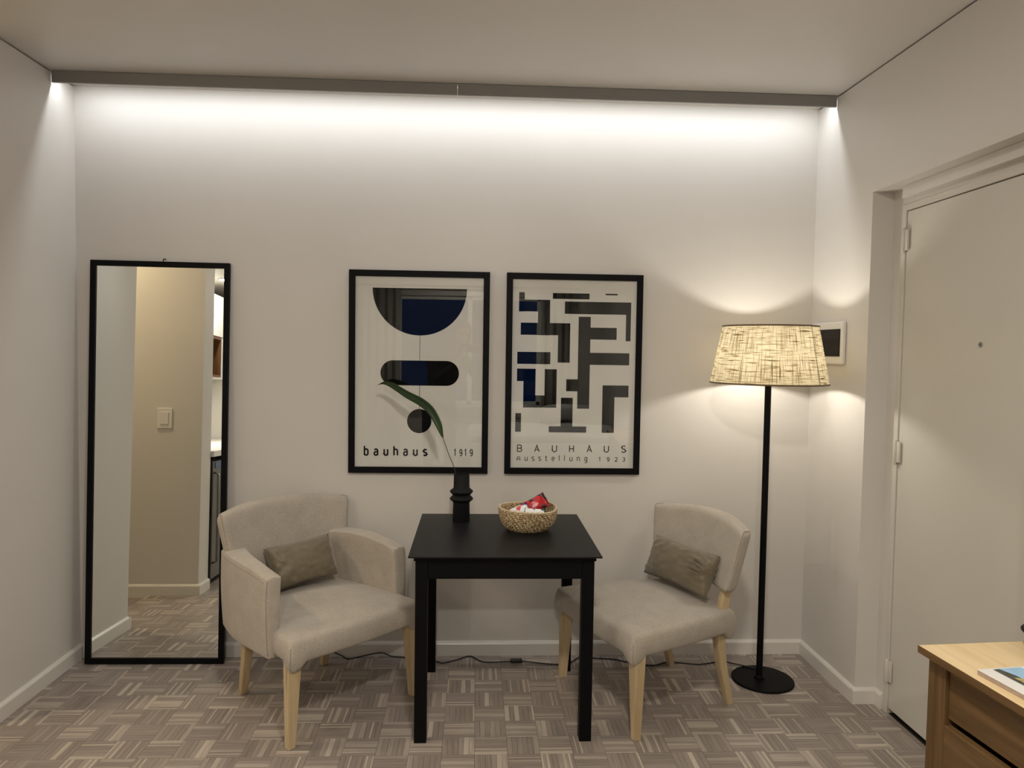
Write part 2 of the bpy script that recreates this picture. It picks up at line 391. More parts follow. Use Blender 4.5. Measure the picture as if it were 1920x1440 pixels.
for ix in range(-29, 16):
    for iy in range(-44, 7):
        cx, cy = X0+(ix+0.5)*TS, Y0+(iy+0.5)*TS
        if cy-TS/2 > -0.008 or cx-TS/2 > XR+0.10: continue
        vert = (ix+iy) % 2 == 1
        if cy > YEND: clip = (0.008, -9, XR+0.1 if cy < DY0 else XR-0.008, -0.008)
        elif cy > DY1: clip = (-1.5, -9, XR+0.10, 9)
        else: clip = (-1.5, YREAR, XR, 9)
        if cx+TS/2 < clip[0]+0.004 or cx-TS/2 > clip[2]-0.004: continue
        part = cx-TS/2 < clip[0] or cx+TS/2 > clip[2] or cy+TS/2 > clip[3] or cy-TS/2 < clip[1]
        near = cy-0.03 > -1.05 and cx > -0.02 and cx < XR+0.06
        if near:
            if part:
                bm, tn, uv = tile_mesh('t'); tile_strips(bm, tn, uv, cx, cy, vert, rnd, clip); me = finish_tile(bm, 'parquet_tile'); o = link_mesh('parquet_tile', me, None, floor)
            else:
                o = link_mesh('parquet_tile', variants[vert, rnd.randrange(14)], None, floor); o.location = (cx, cy, 0); o.rotation_euler = (0, 0, rnd.choice((0, PI)))
            ntile += 1
        else: tile_strips(bmr, tnr, uvr, cx, cy, vert, rnd, clip, True)
rest = link_mesh('parquet_field', finish_tile(bmr, 'parquet_field'), None, floor); rest['kind'] = 'stuff'

# door
door = struct(bpy.data.objects.new('door_1', None)); COL.objects.link(door)
DX = XR+0.093
bx('door_leaf', (DX+0.004, -1.452, 0.024, DX+0.044, -0.624, 2.109), M['door'], door, 0.0015)
bm = BM()
box(bm, DX-0.002, -0.6215, 0, DX+0.05, -0.592, 2.139, 0.002); box(bm, DX-0.002, -1.484, 0, DX+0.05, -1.4545, 2.139, 0.002); box(bm, DX-0.002, -1.4540, 2.1125, DX+0.05, -0.6220, 2.139, 0.002)
obj('door_frame', bm, M['door'], door)
bm = BM(); box(bm, DX+0.002, -0.5915, 0.0, DX+0.05, DY0+0.01, DZ+0.01); box(bm, DX+0.002, DY1-0.01, 2.1395, DX+0.05, -0.592, DZ+0.01); obj('jamb', bm, M['wall'], door)
bx('lintel_board', (XR+0.062, DY1, 2.158, DX+0.01, -0.637, DZ), M['wall'], door, 0.002)
for zc in (1.99, 1.115, 0.185):
    bm = BM(); hx, hy = DX-0.008, -0.621
    lathe(bm, [(0, -0.052), (0.006, -0.050), (0.0085, -0.044), (0.0085, -0.002), (0.0075, -0.001), (0.0075, 0.001), (0.0085, 0.002), (0.0085, 0.044), (0.006, 0.050), (0, 0.052)], 14)
    box(bm, 0, -0.026, -0.042, 0.009, 0.004, 0.044, 0.001)
    h = obj('hinge', bm, M['door'], door, auto=40); h.location = (hx, hy, zc)
bm = BM(); lathe(bm, [(0.004, 0.0), (0.009, 0.0), (0.0095, 0.003), (0.007, 0.005), (0.0045, 0.004), (0.004, 0.001)], 20); ph = obj('peephole', bm, M['metal_grey'], door, True)
ph.location = (DX+0.004, -1.095, 1.56); ph.rotation_euler = (0, -PI/2, 0)
bm = BM(); lathe(bm, [(0, 0.0012), (0.0045, 0.0012), (0.0045, 0.0002)], 16); pl = obj('peephole_lens', bm, M['smoked'], door); pl.location = (DX+0.004, -1.095, 1.56); pl.rotation_euler = (0, -PI/2, 0)

# grey fascia that hides the LED strip at the top of the back wall
fas = thing('light_fascia', 'slim grey metal fascia hiding a bright light strip along the ceiling', 'light cover', (0, 0, 0))
for a, b in ((0.006, 1.7925), (1.7945, XR-0.006)): bx('fascia_panel', (a, -0.194, 2.6665, b, -0.182, H-0.003), M['metal_grey'], fas, 0.0008)
bx('led_profile', (0.02, -0.176, H-0.010, XR-0.02, -0.154, H-0.001), M['white_plastic'], fas, 0.001)

# ceiling lamp trims
for (lx, ly), lb in (((2.10, -2.90), 'round recessed ceiling lamp nearest the posters'), ((1.75, -4.90), 'round recessed ceiling lamp above the bed')):
    t = thing('ceiling_lamp', lb, 'ceiling lamp', (lx, ly, H))
    bm = BM(); k = 0.04 if ly > -4 else 0.0; lathe(bm, [(0.085+k, -0.002), (0.108+k, -0.002), (0.112+k, -0.006), (0.110+k, -0.010), (0.086+k, -0.010)], 36, close=True); obj('trim_ring', bm, M['white_plastic'], t, True)

# ================================================================== MIRROR
MW, MH, FW, FD = 0.645, 1.908, 0.026, 0.019
mir = thing('floor_mirror', 'tall black-framed mirror leaning on the back wall beside the armchair', 'mirror', (0.385, -0.095, 0.003))
tilt = math.atan2(0.0745, 1.9)
mir.rotation_euler = (Matrix.Rotation(-tilt, 3, 'X') @ Matrix.Rotation(math.radians(0.35), 3, 'Y')).to_euler()
bm = BM(); hw = MW/2
box(bm, -hw, 0, 0, -hw+FW, FD, MH, 0.0015); box(bm, hw-FW, 0, 0, hw, FD, MH, 0.0015); box(bm, -hw+FW, 0, 0, hw-FW, FD, FW, 0.0015); box(bm, -hw+FW, 0, MH-FW, hw-FW, FD, MH, 0.0015)
obj('mirror_frame', bm, M['black'], mir)
bx('mirror_glass', (-hw+FW-0.003, 0.008, FW-0.003, hw-FW+0.003, 0.013, MH-FW+0.003), M['mirror'], mir)
bx('backing_board', (-hw+0.01, 0.0135, 0.01, hw-0.01, FD-0.002, MH-0.01), M['dark'], mir)
bm = BM(); tube(bm, spline([(0.008, FD-0.004, MH-0.002), (0.008, FD-0.004, MH+0.010), (0.014, FD-0.006, MH+0.014), (0.022, FD-0.006, MH+0.010)], 5), 0.0022, 6); obj('hanging_hook', bm, M['black'], mir, True)

# ================================================================== POSTERS
def arc(cx, cz, rx, rz, a0, a1, n=14): return [(cx+rx*math.cos(math.radians(lerp(a0, a1, k/n))), cz+rz*math.sin(math.radians(lerp(a0, a1, k/n)))) for k in range(n+1)]
def ribbon(bm, pts, wd, y):
    pts = [Vector((p[0], p[1])) for p in pts]; n = len(pts); L, R = [], []
    closed = (pts[0]-pts[-1]).length < 1e-6
    for i, p in enumerate(pts):
        a = pts[i-1] if i else (pts[-2] if closed else None); b = pts[i+1] if i < n-1 else (pts[1] if closed else None)
        d1 = (p-a).normalized() if a is not None else None; d2 = (b-p).normalized() if b is not None else None
        if d1 is None: d1 = d2
        if d2 is None: d2 = d1
        n1, n2 = Vector((-d1.y, d1.x)), Vector((-d2.y, d2.x)); m = n1+n2
        m = m.normalized() if m.length > 1e-6 else n1
        k = wd/2/max(0.35, m.dot(n1)); q1, q2 = p+m*k, p-m*k
        L.append(bm.verts.new((q1.x, y, q1.y))); R.append(bm.verts.new((q2.x, y, q2.y)))
    for i in range(n-1): bm.faces.new((L[i], R[i], R[i+1], L[i+1]))
def glyph(c):
    """stroke paths in a cell whose x-height (or cap height) is 1"""
    g = {
     'b': [[(0, 1.5), (0, 0.0)], [(0, .8)]+arc(.3, .7, .3, .3, 150, 0, 8)+arc(.3, .3, .3, .3, 0, -150, 8)+[(0, .2)]],
     'a': [arc(.3, .72, .28, .28, 160, 0, 8)+[(.58, 0)], [(.58, .2)]+arc(.27, .28, .27, .28, -40, -180, 8)+arc(.27, .30, .27, .28, 180, 90, 6)+[(.58, .58)]],
     'u': [[(0, 1), (0, .3)]+arc(.3, .3, .3, .3, 180, 360, 10)+[(.6, .3)], [(.6, 1), (.6, 0)]],
     'h': [[(0, 1.5), (0, 0)], arc(.3, .7, .3, .3, 165, 0, 10)+[(.6, 0)]],
     's': [arc(.3, .74, .27, .26, 25, 180, 9)+arc(.3, .74, .27, .24, 180, 262, 5)+arc(.3, .26, .27, .24, 80, 0, 5)+arc(.3, .26, .27, .26, 0, -155, 9)],
     'n': [[(0, 1), (0, 0)], arc(.3, .7, .3, .3, 165, 0, 10)+[(.6, 0)]],
     't': [[(.15, 1.3), (.15, .25)]+arc(.4, .25, .25, .25, 180, 290, 6), [(-.08, .95), (.45, .95)]],
     'e': [[(.02, .5), (.62, .5)]+arc(.32, .5, .30, .5, 0, 320, 18)],
     'l': [[(.15, 1.45), (.15, 0)]],
     'g': [arc(.3, .52, .3, .46, 0, 360, 18), [(.6, 1), (.6, -.15)]+arc(.3, -.15, .3, .3, 0, -150, 8)],
     'A': [[(0, 0), (0, .62)]+arc(.35, .62, .35, .42, 180, 0, 12)+[(.7, 0)], [(0, .42), (.7, .42)]],
     '1': [[(-.02, .82), (.2, 1.0), (.2, 0)]],
     '9': [arc(.3, .68, .28, .32, 0, 360, 18), [(.58, .68), (.57, .4)]+arc(.3, .3, .28, .3, 10, -140, 8)],
     '2': [arc(.3, .7, .28, .3, 160, -35, 12)+[(.02, .0), (.62, .0)]],
     '3': [arc(.28, .75, .25, .25, 150, -90, 10), arc(.28, .26, .29, .26, 90, -150, 12)],
     'B': [[(0, 0), (0, 1), (.35, 1)]+arc(.38, .76, .24, .24, 90, -90, 8)+[(0, .52)], [(.35, .52)]+arc(.40, .26, .26, .26, 90, -90, 8)+[(0, 0)]],
     'C': [[(0, 0), (.2, .55), (.34, 1.0), (.48, .55), (.72, 0)], [(.22, .30), (.60, .30)]],
     'U': [[(0, 1), (0, .33)]+arc(.33, .33, .33, .33, 180, 360, 12)+[(.66, 1)]],
     'H': [[(0, 0), (0, 1)], [(.62, 0), (.62, 1)], [(0, .5), (.62, .5)]],
     'S': [arc(.33, .76, .27, .25, 20, 180, 9)+arc(.33, .76, .27, .26, 180, 265, 5)+arc(.33, .25, .30, .25, 82, 0, 5)+arc(.33, .25, .30, .25, 0, -160, 9)],
    }
    return g[c]
def lettering(name, chars, xs, z, h, wd, y, parent, xscale=1.0):
    for c, x in zip(chars, xs):
        bm = BM()
        for s in glyph(c): ribbon(bm, [(x+p[0]*h*xscale, z+p[1]*h) for p in s], wd, y)
        obj(name, bm, M['ink'], parent)
def flat_poly(name, polys, y, mat, parent):
    bm = BM()
    for p in polys: bm.faces.new([bm.verts.new((a, y, b)) for a, b in p])
    o = obj(name, bm, mat, parent); return o
def poster(name, label, x0, wd):
    t = thing(name, label, 'poster', (x0, 0, 0.91)); hh = 0.98; fw = 0.030
    bm = BM(); y0, y1 = -0.024, -0.001
    box(bm, 0, y0, 0, fw, y1, hh, 0.0012); box(bm, wd-fw, y0, 0, wd, y1, hh, 0.0012); box(bm, fw, y0, 0, wd-fw, y1, fw, 0.0012); box(bm, fw, y0, hh-fw, wd-fw, y1, hh, 0.0012)
    obj('poster_frame', bm, M['black'], t)
    bx('paper', (fw-0.004, -0.012, fw-0.004, wd-fw+0.004, -0.006, hh-fw+0.004), M['paper'], t)
    bx('glass_pane', (fw-0.002, -0.0165, fw-0.002, wd-fw+0.002, -0.0150, hh-fw+0.002), M['glass'], t)
    return t
p1 = poster('framed_poster', 'black-framed poster with black half disc, pill and ball, reading bauhaus 1919', 1.280, 0.675)
YI = -0.01235
flat_poly('printed_half_disc', [arc(.338, .896, .2265, .2265, 180, 360, 48)], YI, M['ink'], p1)
flat_poly('printed_pill', [arc(.3405-.129, .4875, .0605, .0605, 90, 270, 20)+arc(.3405+.129, .4875, .0605, .0605, -90, 90, 20)], YI, M['ink'], p1)
flat_poly('printed_ball', [arc(.340, .254, .059, .059, 0, 352.5, 47)], YI, M['ink'], p1)
flat_poly('printed_line', [[(.3385, .67), (.3405, .67), (.3405, .547), (.3385, .547)]], YI, M['ink'], p1)
flat_poly('printed_line', [[(.339, .428), (.341, .428), (.341, .312), (.339, .312)]], YI, M['ink'], p1)
lettering('printed_letter', 'bauhaus', [.0765+.0475*k for k in range(7)], .0855, .0300, .0075, YI, p1, 0.92)
lettering('printed_letter', '1919', [.512+.0255*k for k in range(4)], .0855, .0315, .0045, YI, p1, 0.62)
p2 = poster('framed_poster', 'black-framed poster with black angular bars, reading BAUHAUS Ausstellung 1923', 2.0365, 0.667)
rects = [(0.484, 0.88, 0.543, 0.887), (0.225, 0.858, 0.405, 0.886), (0.061, 0.794, 0.088, 0.887), (0.062, 0.795, 0.213, 0.852), (0.154, 0.68, 0.213, 0.852), (0.071, 0.681, 0.313, 0.74), (0.254, 0.548, 0.313, 0.74), (0.285, 0.786, 0.611, 0.846), (0.587, 0.657, 0.611, 0.846), (0.354, 0.323, 0.413, 0.773), (0.413, 0.663, 0.542, 0.721), (0.413, 0.539, 0.607, 0.598), (0.298, 0.408, 0.359, 0.467), (0.056, 0.539, 0.218, 0.598), (0.056, 0.455, 0.146, 0.516), (0.088, 0.326, 0.147, 0.516), (0.088, 0.326, 0.251, 0.386), (0.192, 0.326, 0.251, 0.515), (0.274, 0.23, 0.332, 0.376), (0.216, 0.205, 0.401, 0.235), (0.479, 0.381, 0.607, 0.439), (0.478, 0.205, 0.538, 0.439), (0.051, 0.206, 0.079, 0.298)]
groups = [[0], [1], [2, 3, 4, 5, 6], [7, 8], [9, 10, 11, 12], [13], [14, 15, 16, 17], [18, 19], [20, 21], [22]]
for g in groups:
    flat_poly('printed_bar', [[(rects[k][0], rects[k][1]), (rects[k][2], rects[k][1]), (rects[k][2], rects[k][3]), (rects[k][0], rects[k][3])] for k in g], YI, M['ink'], p2)
lettering('printed_letter', 'BCUHCUS', [c-.0105 for c in (0.074, 0.159, 0.246, 0.331, 0.418, 0.503, 0.589)], .1090, .0320, .0046, YI, p2)
lettering('printed_letter', 'Ausstellung1923', [c-.008 for c in (0.071, 0.109, 0.143, 0.176, 0.21, 0.242, 0.275, 0.301, 0.331, 0.367, 0.404, 0.476, 0.515, 0.555, 0.593)], .0640, .0195, .0031, YI, p2)

# ================================================================== CHAIRS
def leg_mesh(top, bot, wt, wb, name, parent, rot=0.0, bev=0.003):
    bm = BM(); rings = []
    for c, s in ((bot, wb), (top, wt)):
        rings.append([bm.verts.new((c[0]+sx*s/2, c[1]+sy*s/2, c[2])) for sx, sy in ((-1, -1), (1, -1), (1, 1), (-1, 1))])
    bm.faces.new(rings[0][::-1]); bm.faces.new(rings[1])
    for k in range(4): bm.faces.new((rings[0][k], rings[0][(k+1) % 4], rings[1][(k+1) % 4], rings[1][k]))
    bmesh.ops.bevel(bm, geom=bm.edges[:], offset=bev, segments=2, affect='EDGES')
    return obj(name, bm, M['leg'], parent)
def seat_f(p):
    u, v, wz = p.x, p.y, p.z       # unit-ish coordinates: half sizes 1
    t = (v+1)/2
    hwid = lerp(0.238, 0.316, t)+0.012*(1-v*v)
    x = u*hwid; y = lerp(-0.262, 0.300, t)
    if v > 0: y += 0.018*(1-u*u)*v
    ww = (wz+1)/2
    crown = 0.030*(1-abs(u)**2.2)*(1-abs(v)**2.6)
    corner = sst(0.78, 0.90, abs(u))*sst(0.78, 0.90, abs(v))
    z = lerp(0.328-0.032*corner, 0.425+crown, ww)
    bulge = 0.012*math.sin(PI*min(1, max(0, ww)))
    L = math.hypot(u, v)
    x += u*bulge*0.8; y += v*bulge*0.8
    return Vector((x, y, z))
def unit_rbox(f, r=(0.12, 0.12, 0.4), n=(14, 14, 6)):
    """rounded unit cube (half size 1) with separate corner radii, mapped by f"""
    bm = BM(); ax = [axis_samples(n[i], 1.0, r[i]) for i in range(3)]; cache = {}
    def vert(p):
        key = tuple(round(c, 6) for c in p)
        if key in cache: return cache[key]
        q = Vector([max(-(1-r[i]), min(1-r[i], p[i])) for i in range(3)])
        d = Vector([(p[i]-q[i])/r[i] for i in range(3)])
        if d.length > 1e-9:
            d.normalize(); co = q+Vector([d[i]*r[i] for i in range(3)])
        else: co = q
        cache[key] = bm.verts.new(f(co)); return cache[key]
    for a in range(3):
        b, c = (a+1) % 3, (a+2) % 3
        for s in (-1, 1):
            for i in range(len(ax[b])-1):
                for j in range(len(ax[c])-1):
                    ps = []
                    for bi, cj in ((i, j), (i+1, j), (i+1, j+1), (i, j+1)):
                        p = [0, 0, 0]; p[a] = s; p[b] = ax[b][bi]; p[c] = ax[c][cj]; ps.append(vert(p))
                    ps = list(dict.fromkeys(ps))
                    if len(ps) >= 3:
                        try: bm.faces.new(ps)
                        except ValueError: pass
    return bm
def seam(parent, pts, r=0.0016):
    bm = BM(); tube(bm, spline(pts, 6), r, 5); return obj('seam', bm, M['seam'], parent, True)
def chair(name, label, loc, rotz, armed):
    t = thing(name, label, 'chair', loc, rotz)
    seat = obj('seat', unit_rbox(seat_f, (0.055, 0.055, 0.34), (24, 24, 6)), M['fabric'], t, True)
    for s in (-1, 1):
        leg_mesh((s*0.285, 0.262, 0.345), (s*0.300, 0.270, 0.0), 0.052, 0.030, 'leg', t)
        if armed: leg_mesh((s*0.205, -0.205, 0.345), (s*0.205, -0.272, 0.0), 0.046, 0.030, 'leg', t)
        else:
            bm = BM(); rings = []
            for y, z, sz in ((-0.274, 0.0, 0.030), (-0.222, 0.20, 0.040), (-0.205, 0.34, 0.044), (-0.232, 0.46, 0.040), (-0.275, 0.60, 0.034)):
                rings.append([bm.verts.new((s*0.205+a*sz*0.45, y+b*sz*0.5, z)) for a, b in ((-1, -1), (1, -1), (1, 1), (-1, 1))])
            bm.faces.new(rings[0][::-1]); bm.faces.new(rings[-1])
            for i in range(4):
                for k in range(4): bm.faces.new((rings[i][k], rings[i][(k+1) % 4], rings[i+1][(k+1) % 4], rings[i+1][k]))
            bmesh.ops.bevel(bm, geom=[e for e in bm.edges if abs((e.verts[0].co-e.verts[1].co).z) > 0.05], offset=0.003, segments=2, affect='EDGES')
            obj('leg', bm, M['leg'], t)
    zb, zt = (0.40, 0.800) if armed else (0.505, 0.772)
    def back_f(p):
        u, d, ww = p.x, p.y, (p.z+1)/2
        hb, ht = (0.245, 0.322) if armed else (0.258, 0.312)
        hw_ = lerp(hb, ht, ww**0.85)
        top = zt+0.030*(1-abs(u)**2)
        z = lerp(zb, top, ww)
        yc = lerp(-0.262, -0.345, ww) if armed else lerp(-0.268, -0.338, ww)
        yc += lerp(0.05, 0.085, ww)*u*u
        th = 0.040 if armed else 0.038
        th *= 1-0.15*abs(u)
        belly = 0.010*(1-u*u)*math.sin(PI*ww)
        return Vector((u*hw_, yc+d*th+(belly if d > 0 else 0), z))
    back = obj('backrest', unit_rbox(back_f, (0.10, 0.60, 0.17), (18, 5, 10)), M['fabric'], t, True)
    for s in (-1, 1):      # seam between the front and the end panel of the backrest
        seam(back, [back_f(Vector((s*0.985, 0.62, -0.9)))+Vector((0, 0.001, 0)), back_f(Vector((s*0.985, 0.66, 0))), back_f(Vector((s*0.985, 0.66, 0.9))), back_f(Vector((s*0.955, 0.30, 1.0))), back_f(Vector((s*0.955, -0.5, 1.0)))])
    if armed:
        def arm_f(s):
            def f(p):
                tt = (p.y+1)/2; ww = (p.z+1)/2
                lat = 0.252+0.053*math.sin(min(1, tt*1.7)*PI/2)
                y = lerp(-0.295, 0.168, tt)
                th = lerp(0.058, 0.033, min(1, tt*1.25)**0.7)
                top = 0.652+0.018*math.sin(tt*PI)-0.020*tt
                bot = 0.318
                taper = 1-0.12*(1-ww)
                return Vector((s*(lat-(th-0.033)*0.75+p.x*th*taper+0.006*math.sin(PI*ww)), y, lerp(bot, top, ww)))
            return f
        for s in (-1, 1):
            fn = arm_f(s)
            arm = obj('armrest', unit_rbox(fn, (0.55, 0.045, 0.055), (4, 16, 10)), M['fabric'], t, True)
            o = 1.0
            seam(arm, [fn(Vector((0.97, -0.9+0.3*k if k < 7 else 0.985, 0.86)))+Vector((s*0.0008, 0, 0)) for k in range(7)])
            seam(arm, [fn(Vector((0.93, 0.985, -0.9))), fn(Vector((0.93, 0.985, 0))), fn(Vector((0.93, 0.985, 0.82))), fn(Vector((0.5, 0.985, 0.97))), fn(Vector((-0.3, 0.985, 0.985)))])
    for u in (-1, 1):          # corner seam down each front corner of the seat
        seam(seat, [seat_f(Vector((u*0.99, 0.99, -0.75))), seat_f(Vector((u*0.992, 0.992, -0.2))), seat_f(Vector((u*0.985, 0.985, 0.55)))], 0.0014)
    return t
chair('armchair', 'beige linen armchair with low rounded arms, beside the mirror', (1.23, -0.44, 0), math.radians(225), True)
chair('side_chair', 'armless beige linen chair with gap under its backrest, beside the floor lamp', (2.675, -0.43, 0), math.radians(111.7), False)

# ================================================================== CUSHIONS
def cushion(name, label, wd, ht, th, seed, mat4, scrunch=None):
    bm = BM(); n = 36; mm = 24; rows = {}
    for side in (1, -1):
        for i in range(n+1):
            for j in range(mm+1):
                u, v = -1+2*i/n, -1+2*j/mm
                if side == -1 and (i in (0, n) or j in (0, mm)): rows[side, i, j] = rows[1, i, j]; continue
                e = max(0, (1-abs(u)**2.6))*max(0, (1-abs(v)**2.6))
                t_ = th*e**0.42
                pin = 1-0.07*(1-abs(v)**1)*abs(u)**6; pin2 = 1-0.09*(1-abs(u))*abs(v)**6
                x, z = u*wd/2*pin, v*ht/2*pin2
                edge = (1-e)
                wr = noise.noise(Vector((u*5+seed, v*5, side*3.1)))*0.010*(0.3+edge)+noise.noise(Vector((u*12+seed, v*4, side)))*0.004*edge
                y = side*t_+wr*(1 if e > 0 else 0)*min(1, e*6)
                if scrunch:
                    k = math.exp(-((u-scrunch[0])**2/0.045+(v-scrunch[1])**2/0.16))
                    y += side*k*(0.016+0.022*math.sin(16*math.atan2(v-scrunch[1], u-scrunch[0]+0.4)+2*noise.noise(Vector((u*6, v*6, 2)))))*min(1, e*5)
                    x -= k*0.015; 
                rows[side, i, j] = bm.verts.new((x, y, z))
    for side in (1, -1):
        for i in range(n):
            for j in range(mm):
                q = [rows[side, i, j], rows[side, i+1, j], rows[side, i+1, j+1], rows[side, i, j+1]]
                try: bm.faces.new(q)
                except ValueError: pass
    t = thing(name, label, 'cushion'); t.matrix_world = mat4
    obj('cover', bm, M['velvet'], t, True)
    pts = [rows_co for rows_co in []]
    b2 = BM(); loop = []
    def edge(u, v):
        pin = 1-0.07*(1-abs(v))*abs(u)**6; pin2 = 1-0.09*(1-abs(u))*abs(v)**6
        return (u*wd/2*pin, 0, v*ht/2*pin2)
    for k in range(13): loop.append(edge(-1+2*k/12, -1))
    for k in range(1, 9): loop.append(edge(1, -1+2*k/8))
    for k in range(1, 13): loop.append(edge(1-2*k/12, 1))
    for k in range(1, 9): loop.append(edge(-1, 1-2*k/8))
    tube(b2, loop, 0.0022, 6); obj('piping', b2, M['velvet'], t, True)
    return t
def chair_local(loc, rotz, x, y, z, lean, spin, roll):
    return Matrix.Translation((loc[0], loc[1], 0)) @ Matrix.Rotation(rotz, 4, 'Z') @ Matrix.Translation((x, y, z)) @ Matrix.Rotation(spin, 4, 'Z') @ Matrix.Rotation(lean, 4, 'X') @ Matrix.Rotation(roll, 4, 'Y')
cushion('lumbar_cushion', 'small taupe satin cushion lying in the armchair', 0.305, 0.185, 0.055, 1.3, chair_local((1.23, -0.44), math.radians(225), -0.02, -0.168, 0.558, math.radians(24), math.radians(-8), math.radians(4)))
cushion('lumbar_cushion', 'long taupe satin cushion with a gathered end, on the armless chair', 0.43, 0.185, 0.05, 4.7, chair_local((2.675, -0.43), math.radians(111.7), 0.03, -0.178, 0.553, math.radians(24), math.radians(2), math.radians(1)), (-0.72, 0.25))

# ================================================================== TABLE
tb = thing('dining_table', 'small square black table between the two beige chairs', 'table', (2.0147, -0.485, 0))
TX, TYf, TYb = 0.3685, -0.361, 0.361
bx('table_top', (-TX, TYf, 0.7285, TX, TYb, 0.735), M['table_top'], tb, 0.001)
bx('under_top', (-TX+0.020, TYf+0.020, 0.712, TX-0.020, TYb-0.020, 0.7283), M['table'], tb, 0.001)
LX, LY, LW = 0.343, 0.333, 0.047
for sx in (-1, 1):
    for sy in (-1, 1):
        a, b = sx*LX, sy*LY
        bx('leg', (min(a, a-sx*LW), min(b, b-sy*LW), 0, max(a, a-sx*LW), max(b, b-sy*LW), 0.7118), M['table'], tb, 0.0015)
for sy in (-1, 1): bx('apron', (-LX+LW, min(sy*(LY-0.004), sy*(LY-0.024)), 0.640, LX-LW, max(sy*(LY-0.004), sy*(LY-0.024)), 0.7118), M['table'], tb, 0.001)
for sx in (-1, 1): bx('apron', (min(sx*(LX-0.004), sx*(LX-0.024)), -LY+LW, 0.640, max(sx*(LX-0.004), sx*(LX-0.024)), LY-LW, 0.7118), M['table'], tb, 0.001)

# ================================================================== VASE, LEAF, BASKET
bm = BM()
prof = [(0, 0.0), (0.0385, 0.0), (0.0395, 0.002), (0.0375, 0.085), (0.0380, 0.087), (0.0525, 0.100), (0.0530, 0.103), (0.0505, 0.107), (0.0405, 0.118), (0.0405, 0.121), (0.0500, 0.131), (0.0525, 0.135), (0.0515, 0.139), (0.0385, 0.150), (0.0365, 0.154), (0.0355, 0.213), (0.0345, 0.215), (0.0325, 0.214), (0.0315, 0.205), (0.0315, 0.02), (0, 0.02)]
lathe(bm, prof, 56)
# fine vertical flutes on the two collars
for v in bm.verts:
    r = math.hypot(v.co.x, v.co.y)
    if 0.095 < v.co.z < 0.142 and r > 0.047:
        k = 1+0.010*math.cos(28*math.atan2(v.co.y, v.co.x)); v.co.x *= k; v.co.y *= k
vz = obj('vase', bm, M['vase'], None, True); vz.location = (1.8335, -0.265, 0.735); vz.data.set_sharp_from_angle(angle=math.radians(35))
tag(vz, 'matt black vase with two ridged collars on the black table', 'vase')
leafpts = [(1.822, -0.258, 0.80), (1.806, -0.264, 0.951), (1.77, -0.26, 1.048), (1.741, -0.25, 1.127), (1.724, -0.24, 1.175), (1.688, -0.225, 1.235), (1.642, -0.21, 1.272), (1.579, -0.19, 1.303), (1.509, -0.165, 1.342), (1.467, -0.15, 1.354), (1.430, -0.135, 1.341)]
M['leaf'] = noisy('green_leaf', (0.014, 0.038, 0.008), 0.42, 0.35, 6, 0.1, 90, spec=0.25)
M['stem'] = noisy('thin_stem', (0.030, 0.030, 0.018), 0.5)
lf = thing('leaf_branch', 'single long green leaf on a thin stem in the black vase', 'plant', (1.82, -0.26, 0.80))
def rel(p): return (p[0]-1.82, p[1]+0.26, p[2]-0.80)
sp = spline([rel(p) for p in leafpts], 8)
bm = BM(); tube(bm, sp[:30], [0.0016]*18+[0.0016-0.00004*k for k in range(12)], 6); obj('stem', bm, M['stem'], lf, True)
bm = BM(); blade = sp[22:]; nb = len(blade); rows = []
for i, p in enumerate(blade):
    t_ = i/(nb-1); tang = (blade[min(i+1, nb-1)]-blade[max(i-1, 0)]).normalized()
    side = tang.cross(Vector((0, 1, 0))).normalized()
    wd = 0.0205*(math.sin(PI*min(1, t_**0.8))**0.75)*(1-0.25*t_)+0.0004
    if t_ > 0.86: wd *= max(0.05, 1-(t_-0.86)/0.14)
    fold = 0.35*wd
    rows.append([bm.verts.new(p+side*wd*k+Vector((0, -1, 0))*fold*abs(k)) for k in (-1, -0.5, 0, 0.5, 1)])
for a, b in zip(rows[:-1], rows[1:]):
    for k in range(4): bm.faces.new((a[k], a[k+1], b[k+1], b[k]))
bl = obj('leaf_blade', bm, M['leaf'], lf, True); sm = bl.modifiers.new('thick', 'SOLIDIFY'); sm.thickness = 0.0008
bm = BM(); tube(bm, [p+Vector((0, -0.0009, 0)) for p in blade[:-6]], 0.0009, 5); obj('midrib', bm, M['stem'], lf, True)

def basket_mat():
    m, nt, b = new_mat('seagrass'); v = coords(nt, (1, 1, 1))
    n = N(nt, 'ShaderNodeTexNoise'); n.inputs['Scale'].default_value = 160; n.inputs['Detail'].default_value = 2; nt.links.new(v, n.inputs['Vector'])
    nt.links.new(ramp(nt, n.outputs['Fac'], [(0.36, (0.13, 0.078, 0.032)), (0.5, (0.40, 0.285, 0.15)), (0.64, (0.68, 0.55, 0.35))]), b.inputs['Base Color']); b.inputs['Roughness'].default_value = 0.8
    return m
M['basket'] = basket_mat()
M['basket_rim'] = noisy('pale_rim', (0.55, 0.44, 0.28), 0.7, 0.2, 150)
bs = thing('woven_basket', 'round coiled seagrass basket holding snacks on the black table', 'basket', (2.1255, -0.425, 0.735))
NR = 14; prof = []
for k in range(NR):
    t_ = k/(NR-1); prof.append((0.066+0.0575*math.sin(t_**0.62*PI/2), 0.005+0.093*t_**1.12))
def wavy(a): return 0.0035*math.sin(2*a+0.5)+0.002*math.sin(3*a)
